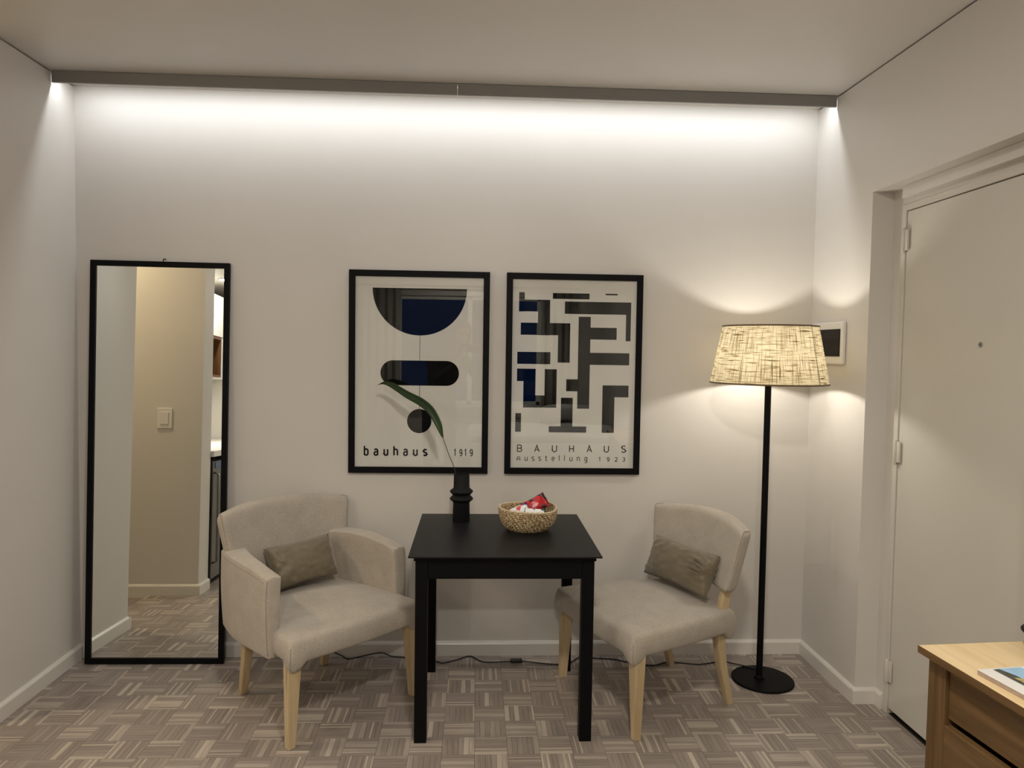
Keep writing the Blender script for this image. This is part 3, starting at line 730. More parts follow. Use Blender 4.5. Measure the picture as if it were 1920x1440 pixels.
def coil(bm, r, z, mr, ph, nseg=120, nring=6, tw=30, wv=0.0):
    rings = []
    for i in range(nseg):
        a = 2*PI*i/nseg; rr = mr*(1+0.30*math.cos(tw*a+ph))
        ring = []
        for j in range(nring):
            b = 2*PI*j/nring; q = r+rr*math.cos(b); ring.append(bm.verts.new((q*math.cos(a), q*math.sin(a), z+rr*math.sin(b)+wv*wavy(a))))
        rings.append(ring)
    for i in range(nseg):
        for j in range(nring): bm.faces.new((rings[i][j], rings[(i+1) % nseg][j], rings[(i+1) % nseg][(j+1) % nring], rings[i][(j+1) % nring]))
for k, (r, z) in enumerate(prof):
    bm = BM(); coil(bm, r, z, 0.0052 if k < NR-1 else 0.0046, k*1.9, 150, 6, 38, (k/(NR-1))**2)
    obj('coil' if k < NR-1 else 'rim', bm, M['basket'] if k < NR-1 else M['basket_rim'], bs, True)
bm = BM(); lathe(bm, [(0, 0.002), (0.066, 0.002), (0.069, 0.006), (0.066, 0.009), (0, 0.009)], 40); obj('base', bm, M['basket'], bs, True)

def foil_mat(name, c1, c2, c3, scale, rough=0.25):
    m, nt, b = new_mat(name); v = coords(nt, (1, 1, 1)); n = N(nt, 'ShaderNodeTexVoronoi'); n.inputs['Scale'].default_value = scale; nt.links.new(v, n.inputs['Vector'])
    sep = N(nt, 'ShaderNodeSeparateColor'); nt.links.new(n.outputs['Color'], sep.inputs[0])
    r = ramp(nt, sep.outputs[0], [(0.0, c1), (0.58, c1), (0.60, c2), (0.80, c2), (0.82, c3), (1.0, c3)]); nt.links.new(r, b.inputs['Base Color']); b.inputs['Roughness'].default_value = rough
    return m
M['foil_red'] = foil_mat('red_wrapper', (0.42, 0.012, 0.02), (0.55, 0.03, 0.04), (0.03, 0.02, 0.025), 55)
M['foil_white'] = foil_mat('white_wrapper', (0.75, 0.74, 0.73), (0.60, 0.05, 0.06), (0.05, 0.08, 0.30), 42)
M['foil_plain'] = foil_mat('plain_white_wrapper', (0.80, 0.79, 0.78), (0.78, 0.77, 0.76), (0.06, 0.10, 0.10), 60)
def packet(label, loc, rot, wd, ht, th, mat, seed):
    bm = BM(); n, mm = 20, 16; R = {}
    for s in (1, -1):
        for i in range(n+1):
            for j in range(mm+1):
                u, v = -1+2*i/n, -1+2*j/mm
                if s == -1 and (i in (0, n) or j in (0, mm)): R[s, i, j] = R[1, i, j]; continue
                flat = sst(0.86, 0.74, abs(u)) if False else (0.0 if abs(u) > 0.86 else math.cos(u/0.86*PI/2)**0.45)
                e = flat*max(0, 1-abs(v)**3)**0.5
                wr = noise.noise(Vector((u*4+seed, v*6, s*2)))*0.12+noise.noise(Vector((u*11+seed, v*3, s)))*0.10
                R[s, i, j] = bm.verts.new((u*wd/2, v*ht/2*(1-0.04*math.cos(u*PI)), s*th/2*e*(1+wr)+(0.001*math.sin(v*40) if abs(u) > 0.88 else 0)))
    for s in (1, -1):
        for i in range(n):
            for j in range(mm):
                try: bm.faces.new((R[s, i, j], R[s, i+1, j], R[s, i+1, j+1], R[s, i, j+1]))
                except ValueError: pass
    o = obj('snack_packet', bm, mat, None, True); o.location = loc; o.rotation_euler = rot
    return tag(o, label, 'snack', 'snacks in the woven basket')
packet('shiny red snack packet sticking up in the woven basket', (2.158, -0.398, 0.838), (math.radians(62), math.radians(-26), math.radians(10)), 0.118, 0.064, 0.030, M['foil_red'], 2.0)
packet('white snack packet with red and blue print in the basket', (2.080, -0.432, 0.815), (math.radians(38), math.radians(-22), math.radians(8)), 0.105, 0.055, 0.022, M['foil_white'], 5.0)
packet('plain white oval snack packet at the front of the basket', (2.152, -0.472, 0.814), (math.radians(48), math.radians(2), math.radians(-6)), 0.090, 0.052, 0.022, M['foil_plain'], 8.0)

# ================================================================== FLOOR LAMP
lp = thing('floor_lamp', 'black floor lamp with round base and lit burlap shade', 'lamp', (3.224, -0.305, 0))
bm = BM(); lathe(bm, [(0, 0), (0.136, 0), (0.140, 0.002), (0.140, 0.008), (0.137, 0.011), (0, 0.012)], 64, 0.016, 0); obj('base', bm, M['black'], lp, True).data.set_sharp_from_angle(angle=math.radians(40))
bm = BM(); lathe(bm, [(0, 0.012), (0.022, 0.012), (0.022, 0.020), (0.0145, 0.026), (0.0145, 1.405), (0, 1.405)], 24); obj('pole', bm, M['black'], lp, True, 40)
bm = BM(); lathe(bm, [(0, 1.40), (0.018, 1.40), (0.020, 1.405), (0.020, 1.445), (0.016, 1.45), (0, 1.45)], 20); obj('bulb_socket', bm, M['black'], lp, True, 40)
def shade():
    me_bm = BM(); uvl = me_bm.loops.layers.uv.new('UVMap'); n = 96; zz = [1.383+0.257*k/6 for k in range(7)]
    rg = [[me_bm.verts.new((lerp(0.2575, 0.207, k/6)*math.cos(2*PI*i/n), lerp(0.2575, 0.207, k/6)*math.sin(2*PI*i/n), zz[k])) for i in range(n)] for k in range(7)]
    for k in range(6):
        for i in range(n):
            f = me_bm.faces.new((rg[k][i], rg[k][(i+1) % n], rg[k+1][(i+1) % n], rg[k+1][i]))
            for l, (a, b) in zip(f.loops, ((i, k), (i+1, k), (i+1, k+1), (i, k+1))): l[uvl].uv = (a/n*2.0, b/6*0.3)
    me = bpy.data.meshes.new('lamp_shade'); me_bm.to_mesh(me); me_bm.free(); o = link_mesh('lamp_shade', me, M['shade'], lp, True); return o
sh = shade(); sh['label'] = 'glowing coarse burlap shade'
bm = BM()
for r, z in ((0.2575, 1.383), (0.207, 1.640)): coil(bm, r, z, 0.0030, 0, 96, 6, 0)
obj('shade_binding', bm, M['shade_rim'], lp, True)
bm = BM(); a0 = math.radians(-58)
tube(bm, [(0.2585*math.cos(a0), 0.2585*math.sin(a0), 1.383), (0.208*math.cos(a0), 0.208*math.sin(a0), 1.640)], 0.0013, 5); obj('shade_seam', bm, M['shade_rim'], lp)
bm = BM()
for k in range(3):
    a = 2*PI*k/3+0.4; tube(bm, [(0.02*math.cos(a), 0.02*math.sin(a), 1.41), (0.2555*math.cos(a), 0.2555*math.sin(a), 1.385)], 0.0018, 5)
obj('shade_spider', bm, M['black'], lp)
pl_d = bpy.data.lights.new('floor_lamp_bulb', 'POINT'); pl_d.energy = LAMP_W; pl_d.color = LAMP_C; pl_d.shadow_soft_size = 0.03
plo = bpy.data.objects.new('floor_lamp_bulb', pl_d); COL.objects.link(plo); plo.parent = lp; plo.location = (0, 0, 1.485)
cpts = [(3.248, -0.215, 0.0155), (3.157, -0.150, 0.012), (3.112, -0.106, 0.004), (2.994, -0.138, 0.004), (2.874, -0.113, 0.004), (2.823, -0.118, 0.004), (2.783, -0.143, 0.004), (2.733, -0.143, 0.004), (2.64, -0.103, 0.004), (2.585, -0.073, 0.004), (2.499, -0.06, 0.004), (2.426, -0.044, 0.004), (2.37, -0.105, 0.004), (2.294, -0.13, 0.004), (2.128, -0.094, 0.006), (2.08, -0.097, 0.006), (1.947, -0.095, 0.004), (1.882, -0.028, 0.004), (1.817, -0.069, 0.004), (1.75, -0.104, 0.004), (1.715, -0.086, 0.004), (1.569, -0.04, 0.004), (1.493, -0.027, 0.006), (1.441, -0.024, 0.022), (1.338, -0.029, 0.004), (1.289, -0.049, 0.004), (1.254, -0.024, 0.008), (1.218, -0.024, 0.026), (1.19, -0.022, 0.06)]
bm = BM(); tube(bm, spline([(p[0]-3.224, p[1]+0.305, p[2]) for p in cpts], 4), 0.0032, 6); obj('power_cable', bm, M['cable'], lp, True)
bm = BM(); rbox(bm, 0.030, 0.011, 0.009, 0.007, (3, 2, 2)); sw = obj('inline_switch', bm, M['cable'], lp, True); sw.location = (2.105-3.224, -0.0955+0.305, 0.009); sw.rotation_euler = (0, 0, 0.05)

# ================================================================== FUSE BOX
fb = thing('fuse_box', 'white wall panel with dark smoked cover, behind the lamp shade', 'fuse box', (XR, -0.20, 1.570))
bm = BM(); box(bm, -0.020, -0.150, -0.098, 0, 0.150, 0.098, 0.008, 3); obj('housing', bm, M['white_plastic'], fb)
bx('smoked_cover', (-0.0235, -0.130, -0.062, -0.016, 0.130, 0.064), M['smoked'], fb, 0.002)

# ================================================================== DRESSER
dr = thing('dresser', 'low oak chest of drawers at the right edge', 'dresser', (2.999, -1.842, 0), math.radians(4.2))
DL, DD, DHt = 1.22, 0.46, 0.80
bx('worktop', (0.0012, -DL+0.0012, DHt-0.018, DD, -0.0012, DHt), M['oak_lit_top'], dr, 0.0005)
bx('shaded_edge', (0, -DL, DHt-0.0181, 0.0012, 0, DHt-0.0004), M['oak'], dr)  # added strips: shade on the top's vertical edges painted in darker oak
bx('shaded_edge', (0.0012, -0.0012, DHt-0.0181, DD, 0, DHt-0.0004), M['oak'], dr)
bm = BM(); box(bm, 0.020, -0.074, 0, 0.060, -0.015, DHt-0.0185, 0.002); obj('corner_post', bm, M['oak_shaded_post'], dr)
bm = BM(); box(bm, 0.020, -DL+0.015, 0, 0.060, -DL+0.074, DHt-0.0185, 0.002); obj('corner_post', bm, M['oak_shaded_post'], dr)
bm = BM(); box(bm, 0.06, -0.035, 0.06, DD-0.01, -0.017, DHt-0.0185); box(bm, 0.06, -DL+0.017, 0.06, DD-0.01, -DL+0.035, DHt-0.0185); box(bm, DD-0.022, -DL+0.035, 0.06, DD-0.01, -0.035, DHt-0.0185); box(bm, 0.06, -DL+0.035, 0.06, DD-0.02, -0.035, 0.08)
obj('carcass', bm, M['oak_shaded_post'], dr)
for z0, z1, pr in ((0.650, 0.774, 0.030), (0.440, 0.634, 0.020), (0.225, 0.424, 0.020), (0.070, 0.209, 0.020)):
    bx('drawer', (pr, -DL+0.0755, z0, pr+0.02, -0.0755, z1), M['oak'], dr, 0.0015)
# magazine
M['mag_side'] = noisy('page_edges', (0.40, 0.30, 0.24), 0.8, 0.1, 200)
M['mag_white'] = noisy('gloss_cover', (0.80, 0.80, 0.80), 0.3, 0.01)
M['mag_sky'] = noisy('printed_sky', (0.30, 0.52, 0.74), 0.3, 0.2, 12)
M['mag_yellow'] = noisy('printed_facade', (0.52, 0.42, 0.16), 0.3, 0.35, 60)
M['mag_dark'] = noisy('printed_trees', (0.05, 0.06, 0.05), 0.3, 0.6, 70)
mg = thing('magazine', 'white magazine with a building photo on the oak dresser', 'magazine', (0, 0, 0))
mg.matrix_world = Matrix.Translation((2.999, -1.842, 0.8002)) @ Matrix.Rotation(math.radians(4.2), 4, 'Z') @ Matrix.Translation((0.022, -0.168, 0)) @ Matrix.Rotation(math.radians(3.0), 4, 'Z')
MWd, MLn, MT = 0.21, 0.28, 0.011
bx('pages', (0.001, -MLn+0.001, 0.0005, MWd-0.001, -0.001, MT-0.0004), M['mag_side'], mg)
bx('cover', (0, -MLn, MT-0.0004, MWd, 0, MT), M['mag_white'], mg)
def magpoly(name, pts, mat, z):
    bm = BM(); bm.faces.new([bm.verts.new((x, y, z)) for x, y in pts]); o = obj(name, bm, mat, mg); return o
magpoly('printed_sky', [(0.045, -0.004), (0.045, -0.275), (0.150, -0.275), (0.135, -0.16), (0.11, -0.004)], M['mag_sky'], MT+0.0002)
magpoly('printed_trees', [(0.036, -0.006), (0.040, -0.275), (0.060, -0.275), (0.066, -0.10), (0.062, -0.04), (0.052, -0.006)], M['mag_dark'], MT+0.0004)
magpoly('printed_facade', [(0.048, -0.05), (0.050, -0.27), (0.088, -0.27), (0.086, -0.12), (0.070, -0.06)], M['mag_yellow'], MT+0.0006)
# pedestal dish whose rim just enters the frame
bm = BM(); lathe(bm, [(0, 0.0), (0.045, 0.0), (0.047, 0.004), (0.014, 0.010), (0.010, 0.030), (0.030, 0.040), (0.082, 0.042), (0.088, 0.044), (0.090, 0.046), (0.088, 0.048), (0.080, 0.049), (0, 0.046)], 48)
bw = obj('pedestal_dish', bm, M['vase'], None, True); bw.location = (3.326, -1.905, 0.8); tag(bw, 'black dish with only its rim tip showing above the oak dresser', 'dish')

# ================================================================== SEEN IN THE MIRROR: SWITCH, KITCHEN
ls = thing('light_switch', 'white square light switch reflected in the mirror', 'light switch', (-0.125, YH0, 1.142))
bx('switch_plate', (-0.048, 0, -0.066, 0.048, 0.008, 0.066), M['white_plastic'], ls, 0.003)
bx('rocker', (-0.026, 0.007, -0.040, 0.026, 0.012, 0.040), M['white_plastic'], ls, 0.002)
fr = thing('small_fridge', 'dark steel under-counter fridge reflected in the mirror', 'fridge', (0, 0, 0))
bx('cabinet', (-0.48, -2.10, 0.02, 0.075, -1.56, 0.855), M['dark'], fr, 0.003)
bx('fridge_door', (0.077, -2.098, 0.05, 0.120, -1.562, 0.845), M['steel'], fr, 0.006)
bx('door_gasket', (0.075, -1.562, 0.05, 0.118, -1.535, 0.850), M['black'], fr, 0.002)
M['blue'] = noisy('blue_gloss', (0.02, 0.07, 0.20), 0.2)
bx('control_strip', (0.1195, -2.05, 0.80, 0.1235, -1.60, 0.842), M['blue'], fr, 0.001)
bm = BM(); tube(bm, [(0.118, -1.585, 0.16), (0.150, -1.585, 0.17), (0.150, -1.585, 0.76), (0.118, -1.585, 0.77)], 0.008, 8); obj('door_handle', bm, M['steel'], fr, True)
bx('plinth', (-0.45, -2.09, 0.0, 0.05, -1.57, 0.0195), M['black'], fr)
kc = thing('kitchen_counter', 'white kitchen worktop reflected in the mirror above the fridge', 'counter', (0, 0, 0))
bx('worktop', (-0.549, -3.28, 0.880, 0.135, -1.532, 0.920), M['white'], kc, 0.003); bx('upstand', (-0.549, -3.28, 0.9202, -0.530, -1.532, 0.98), M['white'], kc, 0.002)
for k in range(2): 
    c = thing('base_cabinet', ('white base cabinet right beside the fridge in the kitchen', 'white base cabinet farthest from the mirror in the kitchen')[k], 'cabinet', (0, 0, 0)); y1 = -2.11-0.58*k
    bx('carcass', (-0.54, y1-0.575, 0.08, 0.095, y1, 0.8795), M['white'], c); bx('cabinet_door', (0.0955, y1-0.572, 0.085, 0.113, y1-0.003, 0.875), M['white'], c, 0.002); bx('plinth', (-0.54, y1-0.575, 0, 0.05, y1, 0.0795), M['white'], c)
uc = thing('wall_cabinet', 'white wall cabinet with wooden open niche, reflected in the mirror', 'cabinet', (0, 0, 0))
bx('carcass', (-0.548, -3.28, 1.782, -0.222, -1.532, 2.12), M['white'], uc)
for a, b in ((-2.62, -2.075), (-2.072, -1.535), (-3.277, -2.623)): bx('cabinet_door', (-0.2215, a, 1.785, -0.203, b, 2.118), M['white'], uc, 0.002)
bm = BM(); ny0, ny1, nz0, nz1 = -2.62, -1.535, 1.455, 1.780
box(bm, -0.548, ny0, nz0, -0.205, ny1, nz0+0.018); box(bm, -0.548, ny0, nz1-0.018, -0.205, ny1, nz1); box(bm, -0.548, ny0, nz0+0.018, -0.205, ny0+0.018, nz1-0.018); box(bm, -0.548, ny1-0.018, nz0+0.018, -0.205, ny1, nz1-0.018); box(bm, -0.548, ny0+0.018, nz0+0.018, -0.536, ny1-0.018, nz1-0.018)
M['walnut'] = wood('walnut', (0.10, 0.045, 0.016), (0.18, 0.085, 0.032), 0.4, (40, 40, 3))
obj('open_niche', bm, M['walnut'], uc)
bx('cabinet_side', (-0.548, -3.28, 1.455, -0.205, -2.6215, 1.780), M['white'], uc)
dish = BM(); lathe(dish, [(0, 0), (0.03, 0), (0.055, 0.018), (0.058, 0.024), (0.054, 0.022), (0.028, 0.005), (0, 0.005)], 28); dd = obj('dish', dish, M['white'], None, True); dd.location = (-0.29, -2.40, 1.4735); tag(dd, 'small white dish standing in the wooden kitchen niche', 'dish')
area('undercabinet_light', (-0.36, -2.1, 1.452), (0, 0, 0), 0.03, 1.0, KIT_W*1.3, (1, 0.93, 0.82))
area('kitchen_ceiling_light', (-0.07, -2.35, 2.214), (0, 0, 0), 0.12, 0.12, KIT_W, (1, 0.93, 0.80), 'DISK')
kl = thing('kitchen_downlight', 'small round downlight in the kitchen soffit, reflected in the mirror', 'ceiling lamp', (-0.07, -2.35, 2.22))
bm = BM(); lathe(bm, [(0.062, -0.001), (0.078, -0.001), (0.080, -0.004), (0.078, -0.007), (0.063, -0.007)], 28, close=True); obj('trim_ring', bm, M['white_plastic'], kl, True)
area('hall_light', (-0.75, -0.95, H-0.006), (0, 0, 0), 0.14, 0.14, HALL_W, (1.0, 0.80, 0.52), 'DISK')
hl = thing('ceiling_lamp', 'round recessed ceiling lamp in the side hall', 'ceiling lamp', (-0.75, -0.95, H))
bm = BM(); lathe(bm, [(0.075, -0.002), (0.095, -0.002), (0.098, -0.006), (0.096, -0.010), (0.076, -0.010)], 30, close=True); obj('trim_ring', bm, M['white_plastic'], hl, True)

# ================================================================== SEEN IN THE POSTER GLASS: BED, CURTAINS
bd = thing('bed', 'bed with white linen by the window, reflected in the poster glass', 'bed', (2.64, -4.89, 0))
bx('bed_base', (-0.80, -0.97, 0.08, 0.80, 0.97, 0.30), M['curtain'], bd, 0.02)
bm = BM(); rbox(bm, 0.80, 0.97, 0.13, 0.06, (8, 8, 4), lambda p: p+Vector((0, 0, 0.43))); obj('mattress', bm, M['linen'], bd, True)
def duvet(p):
    z = p.z+0.60+0.03*noise.noise(Vector((p.x*3, p.y*3, 0)))+0.012*noise.noise(Vector((p.x*9, p.y*9, 4)))
    return Vector((p.x, p.y+0.33, z))
bm = BM(); rbox(bm, 0.83, 0.62, 0.04, 0.035, (40, 40, 3), duvet); obj('duvet', bm, M['linen'], bd, True)
for s in (-1, 1): bx('bed_foot', (s*0.70-0.03, -0.90, 0, s*0.70+0.03, -0.84, 0.08), M['black'], bd); bx('bed_foot', (s*0.70-0.03, 0.84, 0, s*0.70+0.03, 0.90, 0.08), M['black'], bd)
for s, lb in ((-1, 'white pillow on the bed side toward the kitchen'), (1, 'white pillow on the bed side toward the door wall')):
    bm = BM(); rbox(bm, 0.32, 0.20, 0.075, 0.07, (10, 10, 3), lambda p: Vector((p.x, p.y, p.z*(1-0.5*(abs(p.x)/0.32)**3)*(1-0.4*(abs(p.y)/0.2)**3)+0.006*noise.noise(p*8)))); o = obj('pillow', bm, M['linen'], None, True); o.location = (2.64+s*0.38, -5.64, 0.735); o.rotation_euler = (math.radians(22), 0, 0); tag(o, lb, 'pillow')
def curtain(label, x0, x1):
    bm = BM(); n = 80; A, B = [], []
    for i in range(n+1):
        t_ = i/n; x = lerp(x0, x1, t_); y = YREAR+0.09+0.03*math.sin(t_*(x1-x0)*60)+0.008*math.sin(t_*37)
        A.append(bm.verts.new((x, y, 0.03))); B.append(bm.verts.new((x, y*0.5+(YREAR+0.09)*0.5, 2.30)))
    for i in range(n): bm.faces.new((A[i], A[i+1], B[i+1], B[i]))
    o = obj('curtain', bm, M['curtain'], None, True); s = o.modifiers.new('thick', 'SOLIDIFY'); s.thickness = 0.003
    return tag(o, label, 'curtain')
curtain('grey curtain gathered at the kitchen side of the window', 0.42, 0.92)
curtain('grey curtain gathered at the door side of the window', 2.74, 3.10)
bm = BM(); tube(bm, [(0.35, YREAR+0.09, 2.315), (3.25, YREAR+0.09, 2.315)], 0.012, 10); cr = obj('curtain_rail', bm, M['black'], None, True); tag(cr, 'black curtain rail above the rear window', 'curtain rail')

# ================================================================== PHOTOGRAPHER, SEEN IN THE POSTER GLASS
M['skin'] = noisy('skin', (0.42, 0.25, 0.18), 0.5, 0.05, 30)
M['jacket'] = fabric('dark_jacket', (0.018, 0.018, 0.022), 500)
M['trousers'] = fabric('dark_trousers', (0.03, 0.032, 0.045), 500)
M['hair'] = noisy('dark_hair', (0.020, 0.013, 0.009), 0.45, 0.3, 60, stretch=(6, 6, 1))
M['shoe'] = noisy('shoe', (0.10, 0.10, 0.10), 0.5)
def person():
    V = []; E_ = []; Rr = []
    def v(p, r, link=None):
        V.append(Vector(p)); Rr.append((r, r) if not isinstance(r, tuple) else r)
        if link is not None: E_.append((link, len(V)-1))
        return len(V)-1
    pel = v((1.52, -4.02, 0.96), (0.155, 0.115)); sp1 = v((1.53, -4.00, 1.12), (0.140, 0.105), pel); ch = v((1.575, -3.97, 1.32), (0.160, 0.115), sp1); up = v((1.605, -3.955, 1.43), (0.110, 0.085), ch)
    nk = v((1.665, -3.92, 1.525), 0.055, up); v((1.705, -3.895, 1.60), 0.052, nk)
    tips = []
    for s, sh, el, wr in ((-1, (1.425, -3.965, 1.405), (1.50, -3.80, 1.19), (1.775, -3.665, 1.445)), (1, (1.775, -3.975, 1.395), (1.935, -3.83, 1.20), (1.955, -3.675, 1.440))):
        a = v(sh, 0.062, ch); mid = v(tuple((Vector(sh)+Vector(el))/2), 0.052, a); e = v(el, 0.044, mid); f = v(tuple((Vector(el)*0.5+Vector(wr)*0.5)), 0.040, e); w_ = v(wr, 0.027, f)
        wv = Vector(wr); inward = Vector((-s, 0, 0)); d = Vector((-s*0.25, 0.10, 0.9)).normalized()
        pm = v(tuple(wv+d*0.055), (0.036, 0.020), w_); tips.append((wv, d, inward, s))
    for s in (-1, 1):
        hp = v((1.52+s*0.085, -4.02, 0.88), 0.098, pel); th = v((1.52+s*0.098, -4.005, 0.68), 0.080, hp); kn = v((1.52+s*0.106, -3.985, 0.49), 0.058, th); cf = v((1.52+s*0.110, -4.005, 0.33), 0.055, kn); an = v((1.52+s*0.116, -4.03, 0.095), 0.040, cf); v((1.52+s*0.13, -3.95, 0.048), 0.042, an); v((1.52+s*0.142, -3.87, 0.036), 0.032, len(V)-1)
    bm = BM()
    def limb(p, q, r0, r1):
        # closed tapered piece between two joints with round ends; all pieces are fused into one surface below
        p, q = Vector(p), Vector(q); d = (q-p).normalized(); pts, rad = [], []
        for k in range(5): a_ = -PI/2+PI/2*k/4.4; pts.append(p+d*r0*math.sin(a_)); rad.append(max(0.002, r0*math.cos(a_)))
        for k in range(5): a_ = PI/2*(k+0.4)/4.4; pts.append(q+d*r1*math.sin(a_)); rad.append(max(0.002, r1*math.cos(a_)))
        b2 = BM(); tube(b2, pts, rad, 20); merge(bm, b2)
    for i, j in E_:
        if max(i, j) <= up: continue
        limb(V[i], V[j], min(Rr[i][0], Rr[j][0]*1.35), Rr[j][0])
    def trunk(c, r, turn=0.0):
        b2 = BM(); bmesh.ops.create_uvsphere(b2, u_segments=28, v_segments=18, radius=1); mt = Matrix.Translation(c) @ Matrix.Rotation(turn, 4, 'Y')
        for q in b2.verts: q.co = Vector((q.co.x*r[0], q.co.y*r[1], q.co.z*r[2]))
        merge(bm, b2, mt)
    trunk((1.52, -4.02, 0.95), (0.165, 0.120, 0.14)); trunk((1.525, -4.01, 1.07), (0.145, 0.105, 0.18)); trunk((1.565, -3.98, 1.25), (0.170, 0.118, 0.20), 0.18); trunk((1.595, -3.97, 1.37), (0.195, 0.105, 0.10), 0.12)
    # head: skull, jaw, nose, ears; looks down to the phone
    hm = Matrix.Translation((1.745, -3.865, 1.675)) @ Matrix.Rotation(math.radians(-24), 4, 'Z') @ Matrix.Rotation(math.radians(-16), 4, 'X')
    def ell(c, r, mat=hm):
        b2 = BM(); bmesh.ops.create_uvsphere(b2, u_segments=24, v_segments=16, radius=1)
        for q in b2.verts: q.co = Vector((c[0]+q.co.x*r[0], c[1]+q.co.y*r[1], c[2]+q.co.z*r[2]))
        merge(bm, b2, mat)
    ell((0, -0.005, 0.030), (0.074, 0.092, 0.088)); ell((0, 0.020, -0.035), (0.058, 0.068, 0.075)); ell((0, 0.062, -0.082), (0.026, 0.022, 0.024)); ell((0, 0.098, -0.012), (0.012, 0.016, 0.026)); ell((0, 0.090, -0.052), (0.026, 0.010, 0.010))
    ell((0, 0.082, 0.028), (0.050, 0.012, 0.010))
    for s in (-1, 1): ell((s*0.076, -0.005, -0.005), (0.010, 0.020, 0.030))
    # fingers: four curled round the phone's edge, the thumb apart, on each hand
    for wv, d, inward, s in tips:
        base = wv+d*0.085
        for k in range(4):
            L_ = (0.070, 0.078, 0.072, 0.058)[k]; off = Vector((0, 0.030-0.020*k, 0.010-0.006*k)); p0 = base+off*0.9; p1 = p0+d*L_*0.42+inward*0.006; p2 = p1+inward*L_*0.36+d*0.010; p3 = p2+inward*L_*0.26-d*0.006
            b2 = BM(); tube(b2, spline([p0-d*0.02, p0, p1, p2, p3], 4), [0.0095]*9+[0.0088]*4+[0.0082, 0.0078, 0.0070, 0.005], 8); merge(bm, b2)
        q0 = wv+d*0.030+Vector((0, -0.012, 0)); b2 = BM(); tube(b2, spline([q0, q0+inward*0.030+Vector((0, -0.016, 0.012)), q0+inward*0.052+Vector((0, -0.014, 0.036)), q0+inward*0.058+Vector((0, -0.010, 0.058))], 4), [0.0125]*5+[0.0105]*5+[0.009, 0.008, 0.005], 8); merge(bm, b2)
    me = bpy.data.meshes.new('body'); bm.to_mesh(me); bm.free(); o = bpy.data.objects.new('tmp', me); COL.objects.link(o)
    rm = o.modifiers.new('one_surface', 'REMESH'); rm.mode = 'VOXEL'; rm.voxel_size = 0.0075; rm.use_smooth_shade = True
    sm_ = o.modifiers.new('soft', 'SMOOTH'); sm_.factor = 0.4; sm_.iterations = 2
    bpy.context.view_layer.update(); dg = bpy.context.evaluated_depsgraph_get(); m3 = bpy.data.meshes.new_from_object(o.evaluated_get(dg)); bpy.data.objects.remove(o)
    t = thing('person', 'person in dark clothes taking a photo, reflected in the poster glass', 'person', (1.52, -4.02, 0))
    for m in (M['jacket'], M['skin'], M['trousers'], M['shoe']): m3.materials.append(m)
    wr = [w0 for w0, *_ in tips]
    for p in m3.polygons:
        c = p.center; i = 0
        if c.z > 1.545 or any((c-w0).length < 0.17 and c.z > w0.z-0.01 and c.y > -3.80 for w0 in wr): i = 1
        elif c.z < 0.075: i = 3
        elif c.z < 0.93: i = 2
        p.material_index = i; p.use_smooth = True
    ob = bpy.data.objects.new('body', m3); COL.objects.link(ob); ob.parent = t; ob.matrix_parent_inverse = Matrix.Translation((-1.52, 4.02, 0))
    # hair: shoulder-length shell, open at the face
    bm = BM(); n = 40; rings = []
    for j in range(15):
        a = j/14
        if a < 0.5: ph = a/0.5*PI/2; rz, rr = 0.035+0.100*math.cos(ph), math.sin(ph)
        else: rz, rr = 0.035-0.20*(a-0.5)/0.5, 1.0+0.10*(a-0.5)*2
        ring = []
        for i in range(n):
            th = 2*PI*i/n; x, y = 0.088*rr*math.sin(th), -0.008-0.104*rr*math.cos(th)
            if y > 0.02 and rz < 0.095: y = 0.02+(y-0.02)*max(0.12, (rz-0.03)/0.065 if rz > 0.03 else 0.12)
            k = 1+0.03*math.sin(13*th+2*a)
            ring.append(bm.verts.new(hm @ Vector((x*k, y*k, rz))))
        rings.append(ring)
    for j in range(14):
        for i in range(n):
            if j >= 8 and abs(((i/n)+0.5) % 1-0.5) > 0.30 and False: continue
            f = [rings[j][i], rings[j][(i+1) % n], rings[j+1][(i+1) % n], rings[j+1][i]]
            mid = i/n
            if j >= 7 and 0.36 < mid < 0.64: continue
            try: bm.faces.new(f)
            except ValueError: pass
    h = obj('hair', bm, M['hair'], t, True); h.matrix_parent_inverse = Matrix.Translation((-1.52, 4.02, 0)); s_ = h.modifiers.new('thick', 'SOLIDIFY'); s_.thickness = 0.008; s_.offset = 0
    for s in (-1, 1):
        bm = BM(); bmesh.ops.create_uvsphere(bm, u_segments=12, v_segments=8, radius=0.010); e = obj('eye', bm, M['smoked'], t, True); e.matrix_parent_inverse = Matrix.Translation((-1.52, 4.02, 0)); e.location = hm @ Vector((s*0.030, 0.079, 0.010))
    return t
person()
ph = thing('phone', 'black phone held up by the photographer', 'phone', (1.868, -3.612, 1.520)); ph.rotation_euler = (math.radians(2), 0, 0)
bx('phone_body', (-0.078, -0.004, -0.037, 0.078, 0.004, 0.037), M['smoked'], ph, 0.003, 3)
bx('camera_bump', (0.010, 0.004, 0.006, 0.050, 0.0065, 0.034), M['black'], ph, 0.001)

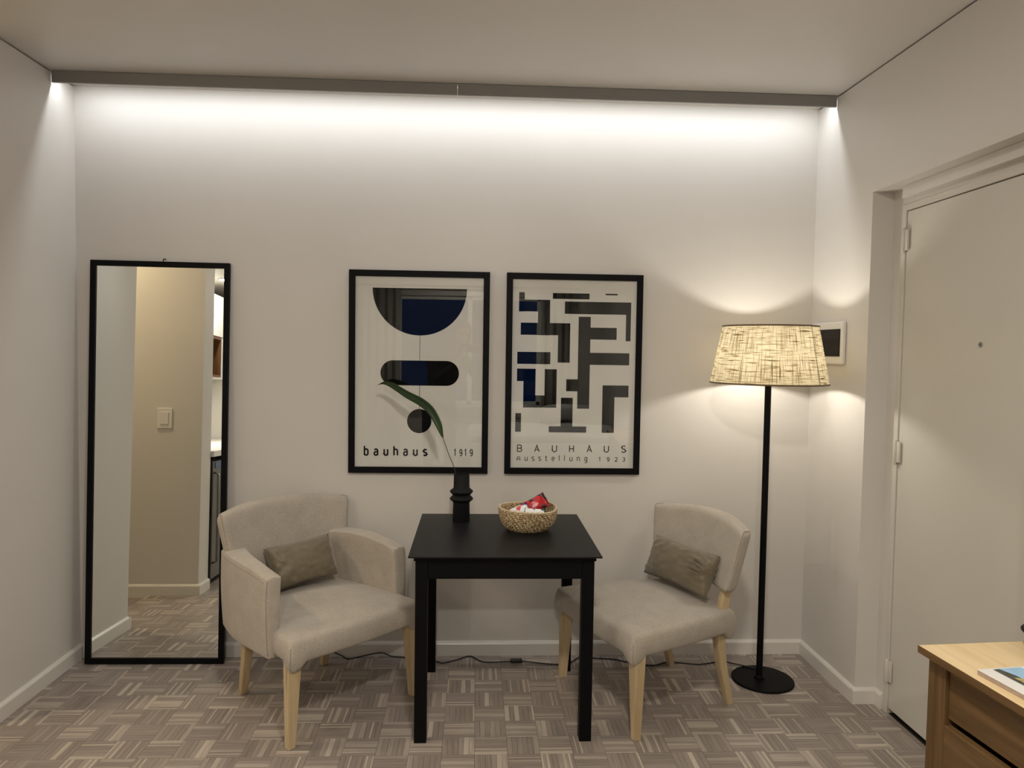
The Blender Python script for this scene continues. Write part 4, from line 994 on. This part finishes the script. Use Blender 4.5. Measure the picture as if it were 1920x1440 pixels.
# ================================================================== SUB-PARTS: hang small pieces on the part they belong to (all parts share their thing's frame)
SUB = {'printed_': 'paper', 'shade_binding': 'lamp_shade', 'shade_seam': 'lamp_shade', 'shade_spider': 'lamp_shade', 'inline_switch': 'power_cable', 'midrib': 'leaf_blade',
       'door_handle': 'fridge_door', 'control_strip': 'fridge_door', 'shaded_edge': 'worktop', 'hanging_hook': 'mirror_frame', 'rocker': 'switch_plate', 'upstand': 'worktop', 'camera_bump': 'phone_body', 'window_pane': 'window_frame'}
for o in list(bpy.data.objects):
    if o.parent is None: continue
    for k, part in SUB.items():
        if o.name.startswith(k):
            tgt = [c for c in o.parent.children if c.name.split('.')[0] == (part if 'magazine' not in o.parent.name else 'cover')]
            if tgt: o.parent = tgt[0]
            break
